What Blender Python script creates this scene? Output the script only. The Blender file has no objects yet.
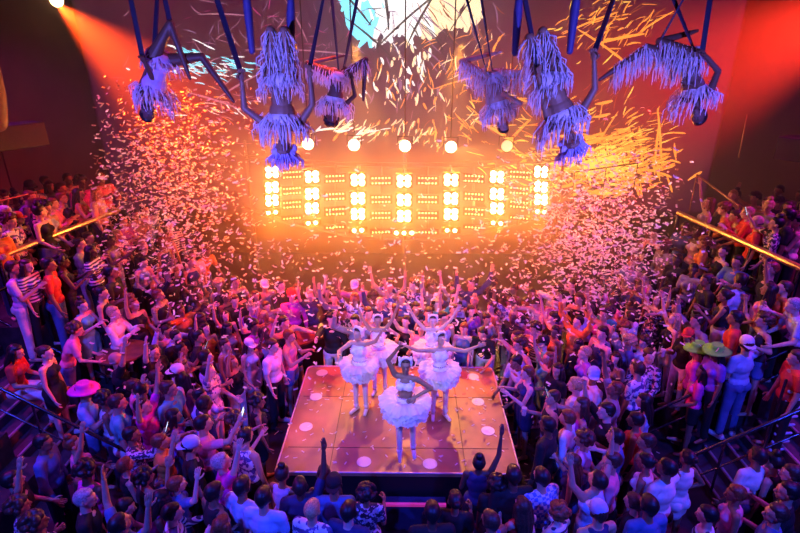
import bpy, bmesh, math, random
from mathutils import Vector, Matrix
from math import sin, cos, pi, radians, tan, atan2, sqrt

random.seed(7)
SC = bpy.context.scene
COL = SC.collection

# ---------------------------------------------------------------- camera
CAM = Vector((0, 0, 6.4))
PITCH, YAW, F = radians(22.06), radians(0.76), 533.33
cam = bpy.data.cameras.new('camera'); cam.lens = 24; cam.sensor_width = 36
cam.clip_start = 0.1; cam.clip_end = 200
camo = bpy.data.objects.new('camera', cam); COL.objects.link(camo)
camo.location = CAM; camo.rotation_euler = (radians(90) - PITCH, 0, YAW)
SC.camera = camo

# ---------------------------------------------------------------- exposure, world
SC.view_settings.view_transform = 'Standard'; SC.view_settings.look = 'None'
SC.view_settings.exposure = 0.0; SC.view_settings.gamma = 1
SC.view_settings.use_curve_mapping = False
W = bpy.data.worlds.new('dim_room_ambience'); SC.world = W; W.use_nodes = True
W.node_tree.nodes['Background'].inputs[0].default_value = (0.10, 0.02, 0.22, 1)
W.node_tree.nodes['Background'].inputs[1].default_value = 0.06
SC.cycles.volume_bounces = 0
SC.cycles.max_bounces = 4; SC.cycles.diffuse_bounces = 2; SC.cycles.glossy_bounces = 2
SC.cycles.transmission_bounces = 2; SC.cycles.transparent_max_bounces = 6
SC.cycles.use_denoising = True

# ---------------------------------------------------------------- lights
def aim(o, target):
    d = Vector(target) - o.location
    o.rotation_euler = d.to_track_quat('-Z', 'Y').to_euler()
def spot(name, loc, target, col, watt, ang, blend=0.5, rad=0.08):
    l = bpy.data.lights.new(name, 'SPOT'); l.energy = watt; l.color = col
    l.spot_size = radians(ang); l.spot_blend = blend; l.shadow_soft_size = rad
    o = bpy.data.objects.new(name, l); COL.objects.link(o); o.location = loc; aim(o, target)
    return o
def area(name, loc, target, col, watt, sx, sy):
    l = bpy.data.lights.new(name, 'AREA'); l.shape = 'RECTANGLE'; l.size = sx; l.size_y = sy
    l.energy = watt; l.color = col; l.spread = radians(120)
    o = bpy.data.objects.new(name, l); COL.objects.link(o); o.location = loc; aim(o, target)
    return o
BLUE = (0.03, 0.06, 1.0); VIOLET = (0.24, 0.05, 1.0); MAG = (0.85, 0.02, 0.9); AMBER = (1.0, 0.27, 0.02)
PINK = (1.0, 0.10, 0.45); RED = (1.0, 0.07, 0.01); LAV = (0.72, 0.68, 1.0)
# wash lamps hanging from the ceiling rig
spot('blue_wash_lamp', (-4.5, -0.6, 9.0), (-2.6, 4.9, 1.0), BLUE, 3800, 62)
spot('blue_wash_lamp', (4.5, -0.6, 9.0), (2.8, 4.9, 1.0), BLUE, 3800, 62)
spot('violet_wash_lamp', (-6.5, 4.6, 9.0), (-3.2, 7.6, 1.2), VIOLET, 1000, 62)
spot('violet_wash_lamp', (6.5, 4.6, 9.0), (3.4, 7.6, 1.2), VIOLET, 1000, 62)
spot('magenta_wash_lamp', (-9.2, 8.2, 7.6), (-3.0, 8.6, 1.2), MAG, 900, 66)
spot('magenta_wash_lamp', (9.2, 8.2, 7.6), (3.2, 8.6, 1.2), MAG, 900, 66)
spot('pink_rim_lamp', (0.5, 8.6, 8.9), (-4.2, 5.4, 1.0), PINK, 300, 60)
spot('pink_rim_lamp', (-0.5, 8.6, 8.9), (4.2, 5.4, 1.0), PINK, 300, 60)
spot('red_floor_lamp', (-1.0, 8.6, 9.0), (-2.4, 7.4, 0.0), RED, 1300, 20)
# amber back light over the stage and key lights for the performers
spot('amber_stage_lamp', (-1.2, 13.0, 6.6), (-0.1, 7.2, 0.9), (1.0, 0.36, 0.05), 2000, 26, 0.3)
spot('amber_stage_lamp', (1.2, 13.0, 6.6), (0.1, 7.2, 0.9), (1.0, 0.36, 0.05), 2000, 26, 0.3)
spot('lavender_key_lamp', (-1.6, -0.6, 8.6), (-0.1, 7.7, 1.7), LAV, 1700, 18, 0.6)
spot('violet_aerial_lamp', (-2.6, 0.4, 5.2), (-1.4, 5.4, 5.9), (0.17, 0.14, 1.0), 2300, 46)
spot('violet_aerial_lamp', (2.8, 0.4, 5.2), (1.8, 5.4, 5.9), (0.17, 0.14, 1.0), 2300, 46)
spot('added_confetti_spot', (6.5, 4.5, 8.8), (4.0, 10.2, 4.0), (1.0, 0.6, 0.5), 2200, 26, 0.9)  # extra spot, added to brighten the right confetti cloud from the front
# the two red beams that cross the haze from the upper corners
spot('red_beam_lamp', (-6.71, 11.23, 7.23), (-4.4, 11.2, 5.0), (1.0, 0.065, 0.006), 19000, 54, 1.0, 0.05)
spot('red_beam_lamp', (9.3, 11.2, 7.5), (5.0, 11.2, 5.6), (1.0, 0.03, 0.015), 17000, 50, 1.0, 0.05)

# ---------------------------------------------------------------- layout helpers (pixel of the photo -> point in the room)
_cy, _sy, _cp, _sp = cos(YAW), sin(YAW), cos(PITCH), sin(PITCH)
FW = Vector((-_sy * _cp, _cy * _cp, -_sp)); RT = Vector((_cy, _sy, 0)); UP = RT.cross(FW)
def ray(px, py): return (FW * F + RT * (px - 400) + UP * (266.5 - py)).normalized()
def P(px, py, h):
    d = ray(px, py); return CAM + d * ((h - CAM.z) / d.z)
def Q(px, py, y):
    d = ray(px, py); return CAM + d * (y / d.y)
def proj(p):
    v = Vector(p) - CAM; z = v.dot(FW)
    return (400 + F * v.dot(RT) / z, 266.5 - F * v.dot(UP) / z, z)

SL0, SL1, SR0, SR1 = 6.1, 7.9, 5.7, 7.2        # stair aisles, left and right (front and back)
def ground(x, y):
    a = abs(x)
    s0, s1 = (SL0, SL1) if x < 0 else (SR0, SR1)
    if s0 < y < s1:
        if a < 4.7: return 0.0
        return min(2.05, 0.17 * (1 + int((a - 4.7) / 0.25)))
    if y > 12.6: return 0.0
    if a < 4.7: return 0.0
    if a < 5.2: return 0.45
    if a < 5.7: return 0.9
    if a < 6.2: return 1.35
    return 2.05
def head_point(px, py, hh):
    d = ray(px, py); t = 3.5
    while t < 20:
        p = CAM + d * t
        if p.z <= ground(p.x, p.y) + hh: return p
        t += 0.01
    return CAM + d * 12

# ---------------------------------------------------------------- materials
MATS = {}
def mat(name, col, rough=0.6, metal=0.0, noise=0.0, nscale=12.0, emit=None, estr=0.0, coat=0.0, trans=0.0, sample=True, bump=0.0):
    if name in MATS: return MATS[name]
    m = bpy.data.materials.new(name); m.use_nodes = True
    nt = m.node_tree; b = nt.nodes['Principled BSDF']
    b.inputs['Base Color'].default_value = (*col, 1); b.inputs['Roughness'].default_value = rough
    b.inputs['Metallic'].default_value = metal
    if coat: b.inputs['Coat Weight'].default_value = coat
    if noise or bump:
        tc = nt.nodes.new('ShaderNodeTexCoord'); n = nt.nodes.new('ShaderNodeTexNoise')
        n.inputs['Scale'].default_value = nscale; n.inputs['Detail'].default_value = 3
        nt.links.new(tc.outputs['Object'], n.inputs['Vector'])
        if noise:
            r = nt.nodes.new('ShaderNodeValToRGB')
            r.color_ramp.elements[0].position = 0.3; r.color_ramp.elements[1].position = 0.7
            r.color_ramp.elements[0].color = (*[c * (1 - noise) for c in col], 1)
            r.color_ramp.elements[1].color = (*[min(1, c * (1 + noise)) for c in col], 1)
            nt.links.new(n.outputs['Fac'], r.inputs[0]); nt.links.new(r.outputs[0], b.inputs['Base Color'])
        if bump:
            bp = nt.nodes.new('ShaderNodeBump'); bp.inputs['Strength'].default_value = bump; bp.inputs['Distance'].default_value = 0.02
            nt.links.new(n.outputs['Fac'], bp.inputs['Height']); nt.links.new(bp.outputs[0], b.inputs['Normal'])
    if emit:
        b.inputs['Emission Color'].default_value = (*emit, 1); b.inputs['Emission Strength'].default_value = estr
    if trans:
        tr = nt.nodes.new('ShaderNodeBsdfTranslucent'); tr.inputs[0].default_value = (*col, 1)
        mx = nt.nodes.new('ShaderNodeMixShader'); mx.inputs[0].default_value = trans
        o = nt.nodes['Material Output']
        nt.links.new(b.outputs[0], mx.inputs[1]); nt.links.new(tr.outputs[0], mx.inputs[2]); nt.links.new(mx.outputs[0], o.inputs[0])
    if not sample: m.cycles.emission_sampling = 'NONE'
    MATS[name] = m
    return m
def checks(name, c1, c2, scale, kind='check'):
    if name in MATS: return MATS[name]
    m = mat(name, c1, 0.8); nt = m.node_tree; b = nt.nodes['Principled BSDF']
    tc = nt.nodes.new('ShaderNodeTexCoord')
    if kind == 'check': n = nt.nodes.new('ShaderNodeTexChecker'); n.inputs['Scale'].default_value = scale; a, c, o = 1, 2, 0
    nt.links.new(tc.outputs['Object'], n.inputs['Vector']) if kind == 'check' else None
    if kind == 'check':
        n.inputs['Color1'].default_value = (*c1, 1); n.inputs['Color2'].default_value = (*c2, 1)
        nt.links.new(n.outputs['Color'], b.inputs['Base Color'])
    else:
        r = nt.nodes.new('ShaderNodeValToRGB'); r.color_ramp.interpolation = 'CONSTANT'
        r.color_ramp.elements[0].color = (*c1, 1); r.color_ramp.elements[1].color = (*c2, 1); r.color_ramp.elements[1].position = 0.5
        if kind == 'stripe':
            n = nt.nodes.new('ShaderNodeTexWave'); n.inputs['Scale'].default_value = scale; n.bands_direction = 'Z'
        else:
            n = nt.nodes.new('ShaderNodeTexNoise'); n.inputs['Scale'].default_value = scale; r.color_ramp.elements[1].position = 0.52
        nt.links.new(tc.outputs['Object'], n.inputs['Vector'])
        nt.links.new(n.outputs['Fac'], r.inputs[0]); nt.links.new(r.outputs[0], b.inputs['Base Color'])
    return m

# ---------------------------------------------------------------- mesh helpers
def basis(d, up=Vector((0, 0, 1))):
    d = Vector(d).normalized()
    x = d.cross(up)
    if x.length < 1e-4: x = d.cross(Vector((0, 1, 0)))
    x.normalize(); return x, x.cross(d).normalized(), d       # across, up-ish, along
def capsule(bm, p0, p1, r0, r1, seg=10, mi=0, caps=True):
    p0, p1 = Vector(p0), Vector(p1); d = p1 - p0
    if d.length < 1e-6: d = Vector((0, 0, 1e-4))
    x, y, z = basis(d)
    rings = []
    if caps: spec = [(p0, -r0 * sin(a), r0 * cos(a)) for a in (1.15, 0.75, 0.35)]
    else: spec = []
    spec += [(p0, 0, r0), (p1, 0, r1)]
    if caps: spec += [(p1, r1 * sin(a), r1 * cos(a)) for a in (0.35, 0.75, 1.15)]
    for c, o, r in spec:
        rings.append([bm.verts.new(c + z * o + (x * cos(2 * pi * i / seg) + y * sin(2 * pi * i / seg)) * r) for i in range(seg)])
    for a, b in zip(rings, rings[1:]):
        for i in range(seg):
            f = bm.faces.new((a[i], a[(i + 1) % seg], b[(i + 1) % seg], b[i])); f.material_index = mi; f.smooth = True
    f = bm.faces.new(list(reversed(rings[0]))); f.material_index = mi
    f = bm.faces.new(rings[-1]); f.material_index = mi
def tube(bm, pts, r, seg=8, mi=0):
    for a, b in zip(pts, pts[1:]): capsule(bm, a, b, r, r, seg, mi)
def ellipsoid(bm, c, R, rad, seg=14, rings=9, mi=0):
    c = Vector(c); vs = []
    top = bm.verts.new(c + R @ Vector((0, 0, rad[2]))); bot = bm.verts.new(c + R @ Vector((0, 0, -rad[2])))
    for j in range(1, rings):
        t = pi * j / rings
        vs.append([bm.verts.new(c + R @ Vector((rad[0] * sin(t) * cos(2 * pi * i / seg), rad[1] * sin(t) * sin(2 * pi * i / seg), rad[2] * cos(t)))) for i in range(seg)])
    fs = []
    for i in range(seg):
        fs.append(bm.faces.new((top, vs[0][i], vs[0][(i + 1) % seg]))); fs.append(bm.faces.new((bot, vs[-1][(i + 1) % seg], vs[-1][i])))
        for j in range(len(vs) - 1):
            fs.append(bm.faces.new((vs[j][i], vs[j + 1][i], vs[j + 1][(i + 1) % seg], vs[j][(i + 1) % seg])))
    for f in fs: f.material_index = mi; f.smooth = True
def box(bm, lo, hi, mi=0, M=None):
    v = [Vector((x, y, z)) for z in (lo[2], hi[2]) for y in (lo[1], hi[1]) for x in (lo[0], hi[0])]
    if M is not None: v = [M @ p for p in v]
    v = [bm.verts.new(p) for p in v]
    for q in ((0, 2, 3, 1), (4, 5, 7, 6), (0, 1, 5, 4), (2, 6, 7, 3), (1, 3, 7, 5), (0, 4, 6, 2)):
        bm.faces.new([v[i] for i in q]).material_index = mi
def disc(bm, c, R, r, h, seg=20, mi=0, r2=None):
    c = Vector(c); r2 = r if r2 is None else r2
    a = [bm.verts.new(c + R @ Vector((r * cos(2 * pi * i / seg), r * sin(2 * pi * i / seg), 0))) for i in range(seg)]
    b = [bm.verts.new(c + R @ Vector((r2 * cos(2 * pi * i / seg), r2 * sin(2 * pi * i / seg), h))) for i in range(seg)]
    for i in range(seg): bm.faces.new((a[i], a[(i + 1) % seg], b[(i + 1) % seg], b[i])).material_index = mi
    bm.faces.new(list(reversed(a))).material_index = mi; bm.faces.new(b).material_index = mi
def to_mesh(name, bm, mats=()):
    me = bpy.data.meshes.new(name); bm.normal_update(); bm.to_mesh(me); bm.free()
    for m in mats: me.materials.append(m)
    return me
def link(name, data, parent=None, loc=None, rz=None, M=None):
    o = bpy.data.objects.new(name, data); COL.objects.link(o)
    if parent: o.parent = parent
    if M is not None: o.matrix_local = M
    if loc is not None: o.location = loc
    if rz is not None: o.rotation_euler = (0, 0, rz)
    return o
def obj(name, bm, mats, parent=None, **k):
    if not isinstance(mats, (list, tuple)): mats = [mats]
    return link(name, to_mesh(name, bm, mats), parent, **k)
def tag(o, label=None, cat=None, group=None, kind=None):
    if label: o['label'] = label
    if cat: o['category'] = cat
    if group: o['group'] = group
    if kind: o['kind'] = kind
    return o
def bevel(o, w=0.01, s=2):
    m = o.modifiers.new('bevel', 'BEVEL'); m.width = w; m.segments = s; m.limit_method = 'ANGLE'; return o

# ---------------------------------------------------------------- the room
M_floor = mat('dark_floor', (0.035, 0.03, 0.04), 0.35, noise=0.4, nscale=3)
M_wall = mat('dark_maroon_wall', (0.10, 0.045, 0.05), 0.75, noise=0.25, nscale=1.5)
M_tier = mat('dark_carpet', (0.03, 0.025, 0.035), 0.8, noise=0.4, nscale=8)
M_step = mat('step_tread', (0.05, 0.045, 0.06), 0.5, noise=0.3, nscale=10)
M_nose = mat('step_nosing', (0.55, 0.5, 0.6), 0.3, 0.6)
M_black = mat('black_paint', (0.012, 0.012, 0.015), 0.5)
M_rail = mat('brushed_brass', (0.85, 0.62, 0.28), 0.3, 0.85)
M_drail = mat('dark_metal_rail', (0.10, 0.09, 0.12), 0.25, 0.9)
M_orail = mat('bronze_rail', (0.5, 0.3, 0.2), 0.35, 0.8)

bm = bmesh.new(); box(bm, (-9.9, -1, -0.2), (9.9, 17.5, 0)); tag(obj('floor', bm, M_floor), kind='structure')
bm = bmesh.new(); box(bm, (-9.9, -1, 9.4), (9.9, 17.5, 9.6)); tag(obj('ceiling', bm, mat('ceiling_black', (0.02, 0.015, 0.02), 0.8)), kind='structure')
for s, nm in ((-1, 'left'), (1, 'right')):
    bm = bmesh.new(); box(bm, (min(s * 9.7, s * 9.9), -1, 0), (max(s * 9.7, s * 9.9), 17.5, 9.4))
    # panel battens on the wall
    for y in (8.2, 9.7, 11.2, 12.7): box(bm, (min(s * 9.66, s * 9.7), y, 2.0), (max(s * 9.66, s * 9.7), y + 0.05, 6.2))
    for z in (2.0, 6.2): box(bm, (min(s * 9.64, s * 9.7), 6, z), (max(s * 9.64, s * 9.7), 14.0, z + 0.08))
    tag(obj('wall_' + nm, bm, M_wall), kind='structure')
bm = bmesh.new(); box(bm, (-9.7, 17.0, 0), (9.7, 17.5, 9.4)); tag(obj('wall_back', bm, M_wall), kind='structure')

def tier(x0, x1, y0, y1, h, side):
    bm = bmesh.new(); a, b = sorted((x0 * side, x1 * side)); box(bm, (a, y0, 0), (b, y1, h)); return bm
for side, nm, s0, s1 in ((-1, 'left', SL0, SL1), (1, 'right', SR0, SR1)):
    for (y0, y1) in ((1.0, s0), (s1, 12.6)):
        for x0, x1, h in ((4.7, 5.2, 0.45), (5.2, 5.7, 0.9), (5.7, 6.2, 1.35), (6.2, 9.7, 2.05)):
            tag(obj('floor_tier_' + nm, tier(x0, x1, y0, y1, h, side), M_tier), kind='structure')
    # stairs: treads and bright nosings
    bm = bmesh.new(); bn = bmesh.new()
    for i in range(12):
        x0 = 4.7 + 0.25 * i; h = 0.17 * (i + 1); x1 = x0 + 0.25 if i < 11 else 9.7
        a, b = sorted((x0 * side, x1 * side)); box(bm, (a, s0, 0), (b, s1, h))
        a, b = sorted((x0 * side - side * 0.004, (x0 + 0.03) * side)); box(bn, (a, s0 + 0.06, h - 0.025), (b, s1 - 0.06, h + 0.004))
    st = tag(obj('floor_stairs_' + nm, bm, M_step), kind='structure')
    obj('step_nosing', bn, M_nose, st)

def railing(name, label, pts, r, m, post_h, npost, group=None, mid=True, mp=None):
    """handrail through pts with posts standing below it"""
    base = Vector(pts[0]); base.z -= post_h
    root = link(name, None, loc=base); tag(root, label, 'railing', group)
    loc = [Vector(p) - base for p in pts]
    bm = bmesh.new(); tube(bm, loc, r, 10); obj('top_rail', bm, m, root)
    if mid:
        bm = bmesh.new(); tube(bm, [p - Vector((0, 0, post_h * 0.5)) for p in loc], r * 0.6, 8); obj('middle_rail', bm, mp or m, root)
    for i in range(npost):
        t = i / (npost - 1); p = loc[0].lerp(loc[-1], t)
        bm = bmesh.new(); capsule(bm, p, p - Vector((0, 0, post_h)), r * 0.7, r * 0.7, 8)
        obj('post', bm, mp or m, root)
    return root
# gold balcony rails
railing('balcony_railing', 'long gold handrail along the left balcony edge above the crowd', [P(-60, 281, 3.2), P(118, 210, 3.2)], 0.055, M_rail, 1.06, 5, mp=M_drail)
railing('balcony_railing', 'long gold handrail along the right balcony edge above the crowd', [P(862, 296, 3.2), P(679, 213, 3.2)], 0.055, M_rail, 1.06, 5, mp=M_drail)
# thin wall side handrails further up
a, b = P(-10, 203, 3.4), Q(36, 192, 9.9)
railing('handrail', 'thin pinkish handrail high at the left wall behind the balcony guests', [Q(-12, 204, 9.4), Q(36, 192, 10.2)], 0.018, M_orail, 0.9, 2, mid=False)
railing('handrail', 'thin sloping handrail behind the right balcony guests', [Q(697, 175, 11.5), Q(739, 206, 10.0)], 0.02, M_orail, 0.8, 2, mid=False)
railing('screen_side_railing', 'thin dark railing in front of the bright orange patch of the screen', [Q(575, 172, 14.4), Q(596, 169, 14.4), Q(638, 163, 14.4)], 0.018, M_black, 0.9, 3, mid=True)
railing('screen_side_railing', 'thin rail at the left edge of the lamp wall in the confetti', [Q(85, 211, 13.0), Q(128, 176, 13.6)], 0.016, M_orail, 2.5, 2, mid=False)
# stair handrails
def stair_rail(label, pa, pb, y, n=3):
    A, B = Q(*pa, y), Q(*pb, y)
    railing('stair_railing', label, [A, B], 0.024, M_drail, 0.85, n)
stair_rail('dark stair railing beyond the left stairs, descending toward the dance floor', (-20, 310), (105, 376), 7.95, 4)
stair_rail('dark stair railing on the near side of the left stairs', (-20, 378), (130, 453), 6.05, 4)
stair_rail('dark stair railing beyond the right stairs, beside the raised woman in magenta', (800, 345), (646, 415), 7.25, 4)
stair_rail('dark stair railing on the near side of the right stairs', (820, 402), (680, 461), 5.65, 4)

# haze: one box of smoke filling the back half of the room
hz = bpy.data.materials.new('stage_haze'); hz.use_nodes = True; nt = hz.node_tree
nt.nodes.remove(nt.nodes['Principled BSDF'])
vs = nt.nodes.new('ShaderNodeVolumeScatter'); vs.inputs['Color'].default_value = (1, 0.95, 0.95, 1)
vs.inputs['Density'].default_value = 0.046; vs.inputs['Anisotropy'].default_value = 0.6
nt.links.new(vs.outputs[0], nt.nodes['Material Output'].inputs['Volume'])
bm = bmesh.new(); box(bm, (-9.6, 8.9, 0.02), (9.6, 16.4, 9.35))
tag(obj('haze', bm, hz), 'orange lit stage haze filling the back of the club', 'haze', kind='stuff')

# ---------------------------------------------------------------- stage
ZS = 0.9
c = [P(275, 472, ZS), P(520, 472, ZS), P(492, 367, ZS), P(308, 367, ZS)]
xw = (abs(c[0].x) + abs(c[1].x)) / 2; x0s, x1s = c[0].x, c[1].x; y0s, y1s = c[0].y, (c[2].y + c[3].y) / 2
stage_m = bpy.data.materials.new('copper_stained_stage_boards'); stage_m.use_nodes = True; nt = stage_m.node_tree; b = nt.nodes['Principled BSDF']
tc = nt.nodes.new('ShaderNodeTexCoord'); n1 = nt.nodes.new('ShaderNodeTexNoise'); n1.inputs['Scale'].default_value = 1.6; n1.inputs['Detail'].default_value = 6
r = nt.nodes.new('ShaderNodeValToRGB'); r.color_ramp.elements[0].position = 0.3; r.color_ramp.elements[1].position = 0.72
r.color_ramp.elements[0].color = (0.30, 0.12, 0.07, 1); r.color_ramp.elements[1].color = (0.62, 0.30, 0.16, 1)
nt.links.new(tc.outputs['Object'], n1.inputs['Vector']); nt.links.new(n1.outputs['Fac'], r.inputs[0]); nt.links.new(r.outputs[0], b.inputs['Base Color'])
r2 = nt.nodes.new('ShaderNodeMapRange'); r2.inputs[3].default_value = 0.28; r2.inputs[4].default_value = 0.55
nt.links.new(n1.outputs['Fac'], r2.inputs[0]); nt.links.new(r2.outputs[0], b.inputs['Roughness'])
M_seam = mat('stage_seam', (0.12, 0.05, 0.03), 0.6)
M_edge = mat('stage_edge_trim', (0.75, 0.55, 0.6), 0.35, 0.3)
M_disc = mat('pale_stage_disc', (0.85, 0.72, 0.6), 0.4)
xm, ym = (x0s + x1s) / 2, (y0s + y1s) / 2
stage = link('stage', None, loc=(xm, y0s, 0)); tag(stage, 'low rectangular stage with orange copper boards and pale round discs', 'stage')
def SB(name, lo, hi, m, bev=0.0):
    bm = bmesh.new(); box(bm, [lo[0] - xm, lo[1] - y0s, lo[2]], [hi[0] - xm, hi[1] - y0s, hi[2]])
    o = obj(name, bm, m, stage)
    if bev: bevel(o, bev, 3)
    return o
SB('stage_body', (x0s + 0.03, y0s + 0.03, 0), (x1s - 0.03, y1s - 0.03, ZS - 0.05), M_black)
# deck with rounded corners
bm = bmesh.new(); pts = []
for cx, cy, a0 in ((x1s - .12, y1s - .12, 0), (x0s + .12, y1s - .12, 90), (x0s + .04, y0s + .04, 180), (x1s - .04, y0s + .04, 270)):
    rr = 0.12 if a0 < 180 else 0.04
    for k in range(7):
        a = radians(a0 + k * 15); pts.append((cx - xm + rr * cos(a), cy - y0s + rr * sin(a)))
lo = [bm.verts.new((x, y, ZS - 0.06)) for x, y in pts]; hi = [bm.verts.new((x, y, ZS)) for x, y in pts]
bm.faces.new(hi); bm.faces.new(list(reversed(lo)))
for i in range(len(pts)): bm.faces.new((lo[i], lo[(i + 1) % len(pts)], hi[(i + 1) % len(pts)], hi[i]))
obj('deck', bm, stage_m, stage)
bm = bmesh.new(); tube(bm, [Vector((x, y, ZS + 0.004)) for x, y in pts + pts[:1]], 0.014, 6); obj('edge_trim', bm, M_edge, stage)
for dx in (-0.5, 0.5): SB('seam', (xm + dx * (x1s - x0s) * 0.56 - .006, y0s + .06, ZS + .0005), (xm + dx * (x1s - x0s) * 0.56 + .006, y1s - .06, ZS + .003), M_seam)
for py in (448, 397): 
    yy = P(400, py, ZS).y; SB('seam', (x0s + .08, yy - .006, ZS + .0008), (x1s - .08, yy + .006, ZS + .0033), M_seam)
for (px, py) in ((322, 373), (316, 397), (306, 427), (364, 462), (430, 464), (488, 431), (478, 402), (473, 377)):
    p = P(px, py, ZS); bm = bmesh.new(); disc(bm, (p.x - xm, p.y - y0s, ZS + .001), Matrix.Identity(3), 0.105, 0.007, 28); obj('floor_disc', bm, M_disc, stage)
# step unit in front of the stage
sx0, sx1 = P(384, 503, 0.5).x, P(446, 503, 0.5).x; sy = P(400, 504, 0.5).y
su = link('stage_step', None, loc=((sx0 + sx1) / 2, sy, 0)); tag(su, 'low dark step block with a pink lit edge in front of the stage', 'step')
hw = (sx1 - sx0) / 2
bm = bmesh.new(); box(bm, (-hw, 0, 0), (hw, y0s - sy - 0.02, 0.5)); bevel(obj('step_body', bm, mat('step_blue_black', (0.05, 0.05, 0.12), 0.4), su), 0.01)
bm = bmesh.new(); box(bm, (-hw, -0.02, 0.47), (hw, 0.02, 0.51)); obj('step_edge', bm, mat('pink_glow_edge', (0.8, 0.1, 0.3), 0.4, emit=(1, 0.05, 0.35), estr=0.3), su)  # pink light on the edge is put into its colour and glow

# ---------------------------------------------------------------- lamp wall behind the stage
M_house = mat('lamp_housing', (0.03, 0.02, 0.02), 0.5, 0.4)
M_hot = mat('blinder_bulb', (1, 0.8, 0.5), 0.4, emit=(1.0, 0.62, 0.22), estr=40, sample=False)
M_dot = mat('small_bulb', (1, 0.8, 0.5), 0.4, emit=(1.0, 0.50, 0.16), estr=5, sample=False)
COLX = [272, 312, 358, 404, 451, 497, 541]
YC = 13.2
def wall_y(px): return YC + 1.3 * ((px - 405) / 135.0) ** 2
ROWC = [(184, 199), (209, 222), (224, 0)]
ordn = ['leftmost column', 'second column from the left', 'third column from the left', 'centre column', 'third column from the right', 'second column from the right', 'rightmost column']
rown = ['top row', 'second row', 'third row', 'bottom row']
def rowpy(px, k):     # centre pixel row of lamp row k at column px (the wall bows toward the room)
    t = 1 - ((px - 405) / 135.0) ** 2
    return [172 + 9 * t, 187 + 13 * t, 200 + 16 * t, 212 + 21 * t][k]
faceR = lambda: Matrix.Rotation(radians(90), 3, 'X')   # disc axis toward the camera (-Y)
def bulb_unit(px, k, nx, nz, dx, dz, r, hot, label, name, group, w, h):
    p = Q(px, rowpy(px, k), wall_y(px)); ang = -atan2(2 * 1.3 * (px - 405) / 135.0, 4.3 * 0.75) * 0.5
    root = link(name, None, loc=p, rz=ang); tag(root, label, 'lamp', group)
    bm = bmesh.new(); box(bm, (-w / 2, 0, -h / 2), (w / 2, 0.14, h / 2)); obj('housing', bm, M_house, root)
    for i in range(nx):
        for j in range(nz):
            bm = bmesh.new(); c0 = Vector(((i - (nx - 1) / 2) * dx, 0.0, (j - (nz - 1) / 2) * dz))
            disc(bm, c0, faceR(), r, 0.03, 14, r2=r * 0.7); obj('bulb', bm, hot, root)
for ci, px in enumerate(COLX):
    for k in range(3):
        bulb_unit(px, k, 2, 2, 0.19, 0.15, 0.078, M_hot, 'four-bulb blinder lamp glowing white, %s, %s of the lamp wall' % (ordn[ci], rown[k]), 'blinder_lamp', 'blinders of the lamp wall', 0.44, 0.36)
    bulb_unit(px, 3, 3 if ci == 3 else 2, 1, 0.2, 0.1, 0.05, M_hot, 'glowing blinder lamp in the bottom bar, %s of the lamp wall' % ordn[ci], 'blinder_lamp', 'blinders of the lamp wall', 0.5, 0.13)
    if ci < 6:
        mx = (px + COLX[ci + 1]) / 2
        for k in range(4):
            bulb_unit(mx, k, 6, 2 if k < 3 else 1, 0.085, 0.13, 0.022, M_dot, 'strip of small amber bulbs, %s, right of the %s' % (rown[k], ordn[ci]), 'bulb_strip', 'bulb strips of the lamp wall', 0.58, 0.22 if k < 3 else 0.1)
    # the light the blinders throw into the room
    area('blinder_light', Q(px, 200, wall_y(px) - 0.12), Q(px, 300, 6.0) + Vector((0, 0, 2.2)), (1.0, 0.19, 0.012), 85, 0.4, 1.7)
# truss that carries the bulb wall and the round lamps above it
M_truss = mat('truss_metal', (0.25, 0.2, 0.18), 0.4, 0.8)
for k, (pya, pyb) in enumerate(((164, 160), (243, 238))):
    root = link('truss', None, loc=Q(405, pya, YC + 0.35)); tag(root, ['curved metal truss along the top of the lamp wall', 'curved metal bar along the bottom of the lamp wall'][k], 'truss')
    for dz, r in ((0, 0.03), (0.12, 0.02)):
        bm = bmesh.new(); pts = []
        for i in range(15):
            px = 245 + 320 * i / 14; t = 1 - ((px - 405) / 135.0) ** 2
            q = Q(px, (162 + 6 * t) if k == 0 else (218 + 22 * t), wall_y(px) + 0.3); pts.append(q - root.location + Vector((0, 0, dz)))
        tube(bm, pts, r, 6); obj('truss_chord', bm, M_truss, root)
    if k == 0:
        for q in range(13):
            px = COLX[q // 2] if q % 2 == 0 else (COLX[q // 2] + COLX[q // 2 + 1]) / 2
            bm = bmesh.new(); u = Q(px, rowpy(px, 0) - 8, wall_y(px)) - root.location; w = Q(px, rowpy(px, 3) + 5, wall_y(px)) - root.location
            capsule(bm, u + Vector((0, .17, .1)), w + Vector((0, .17, -.1)), .035, .035, 8); obj('upright_bar', bm, M_truss, root)
bm = bmesh.new()
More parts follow.
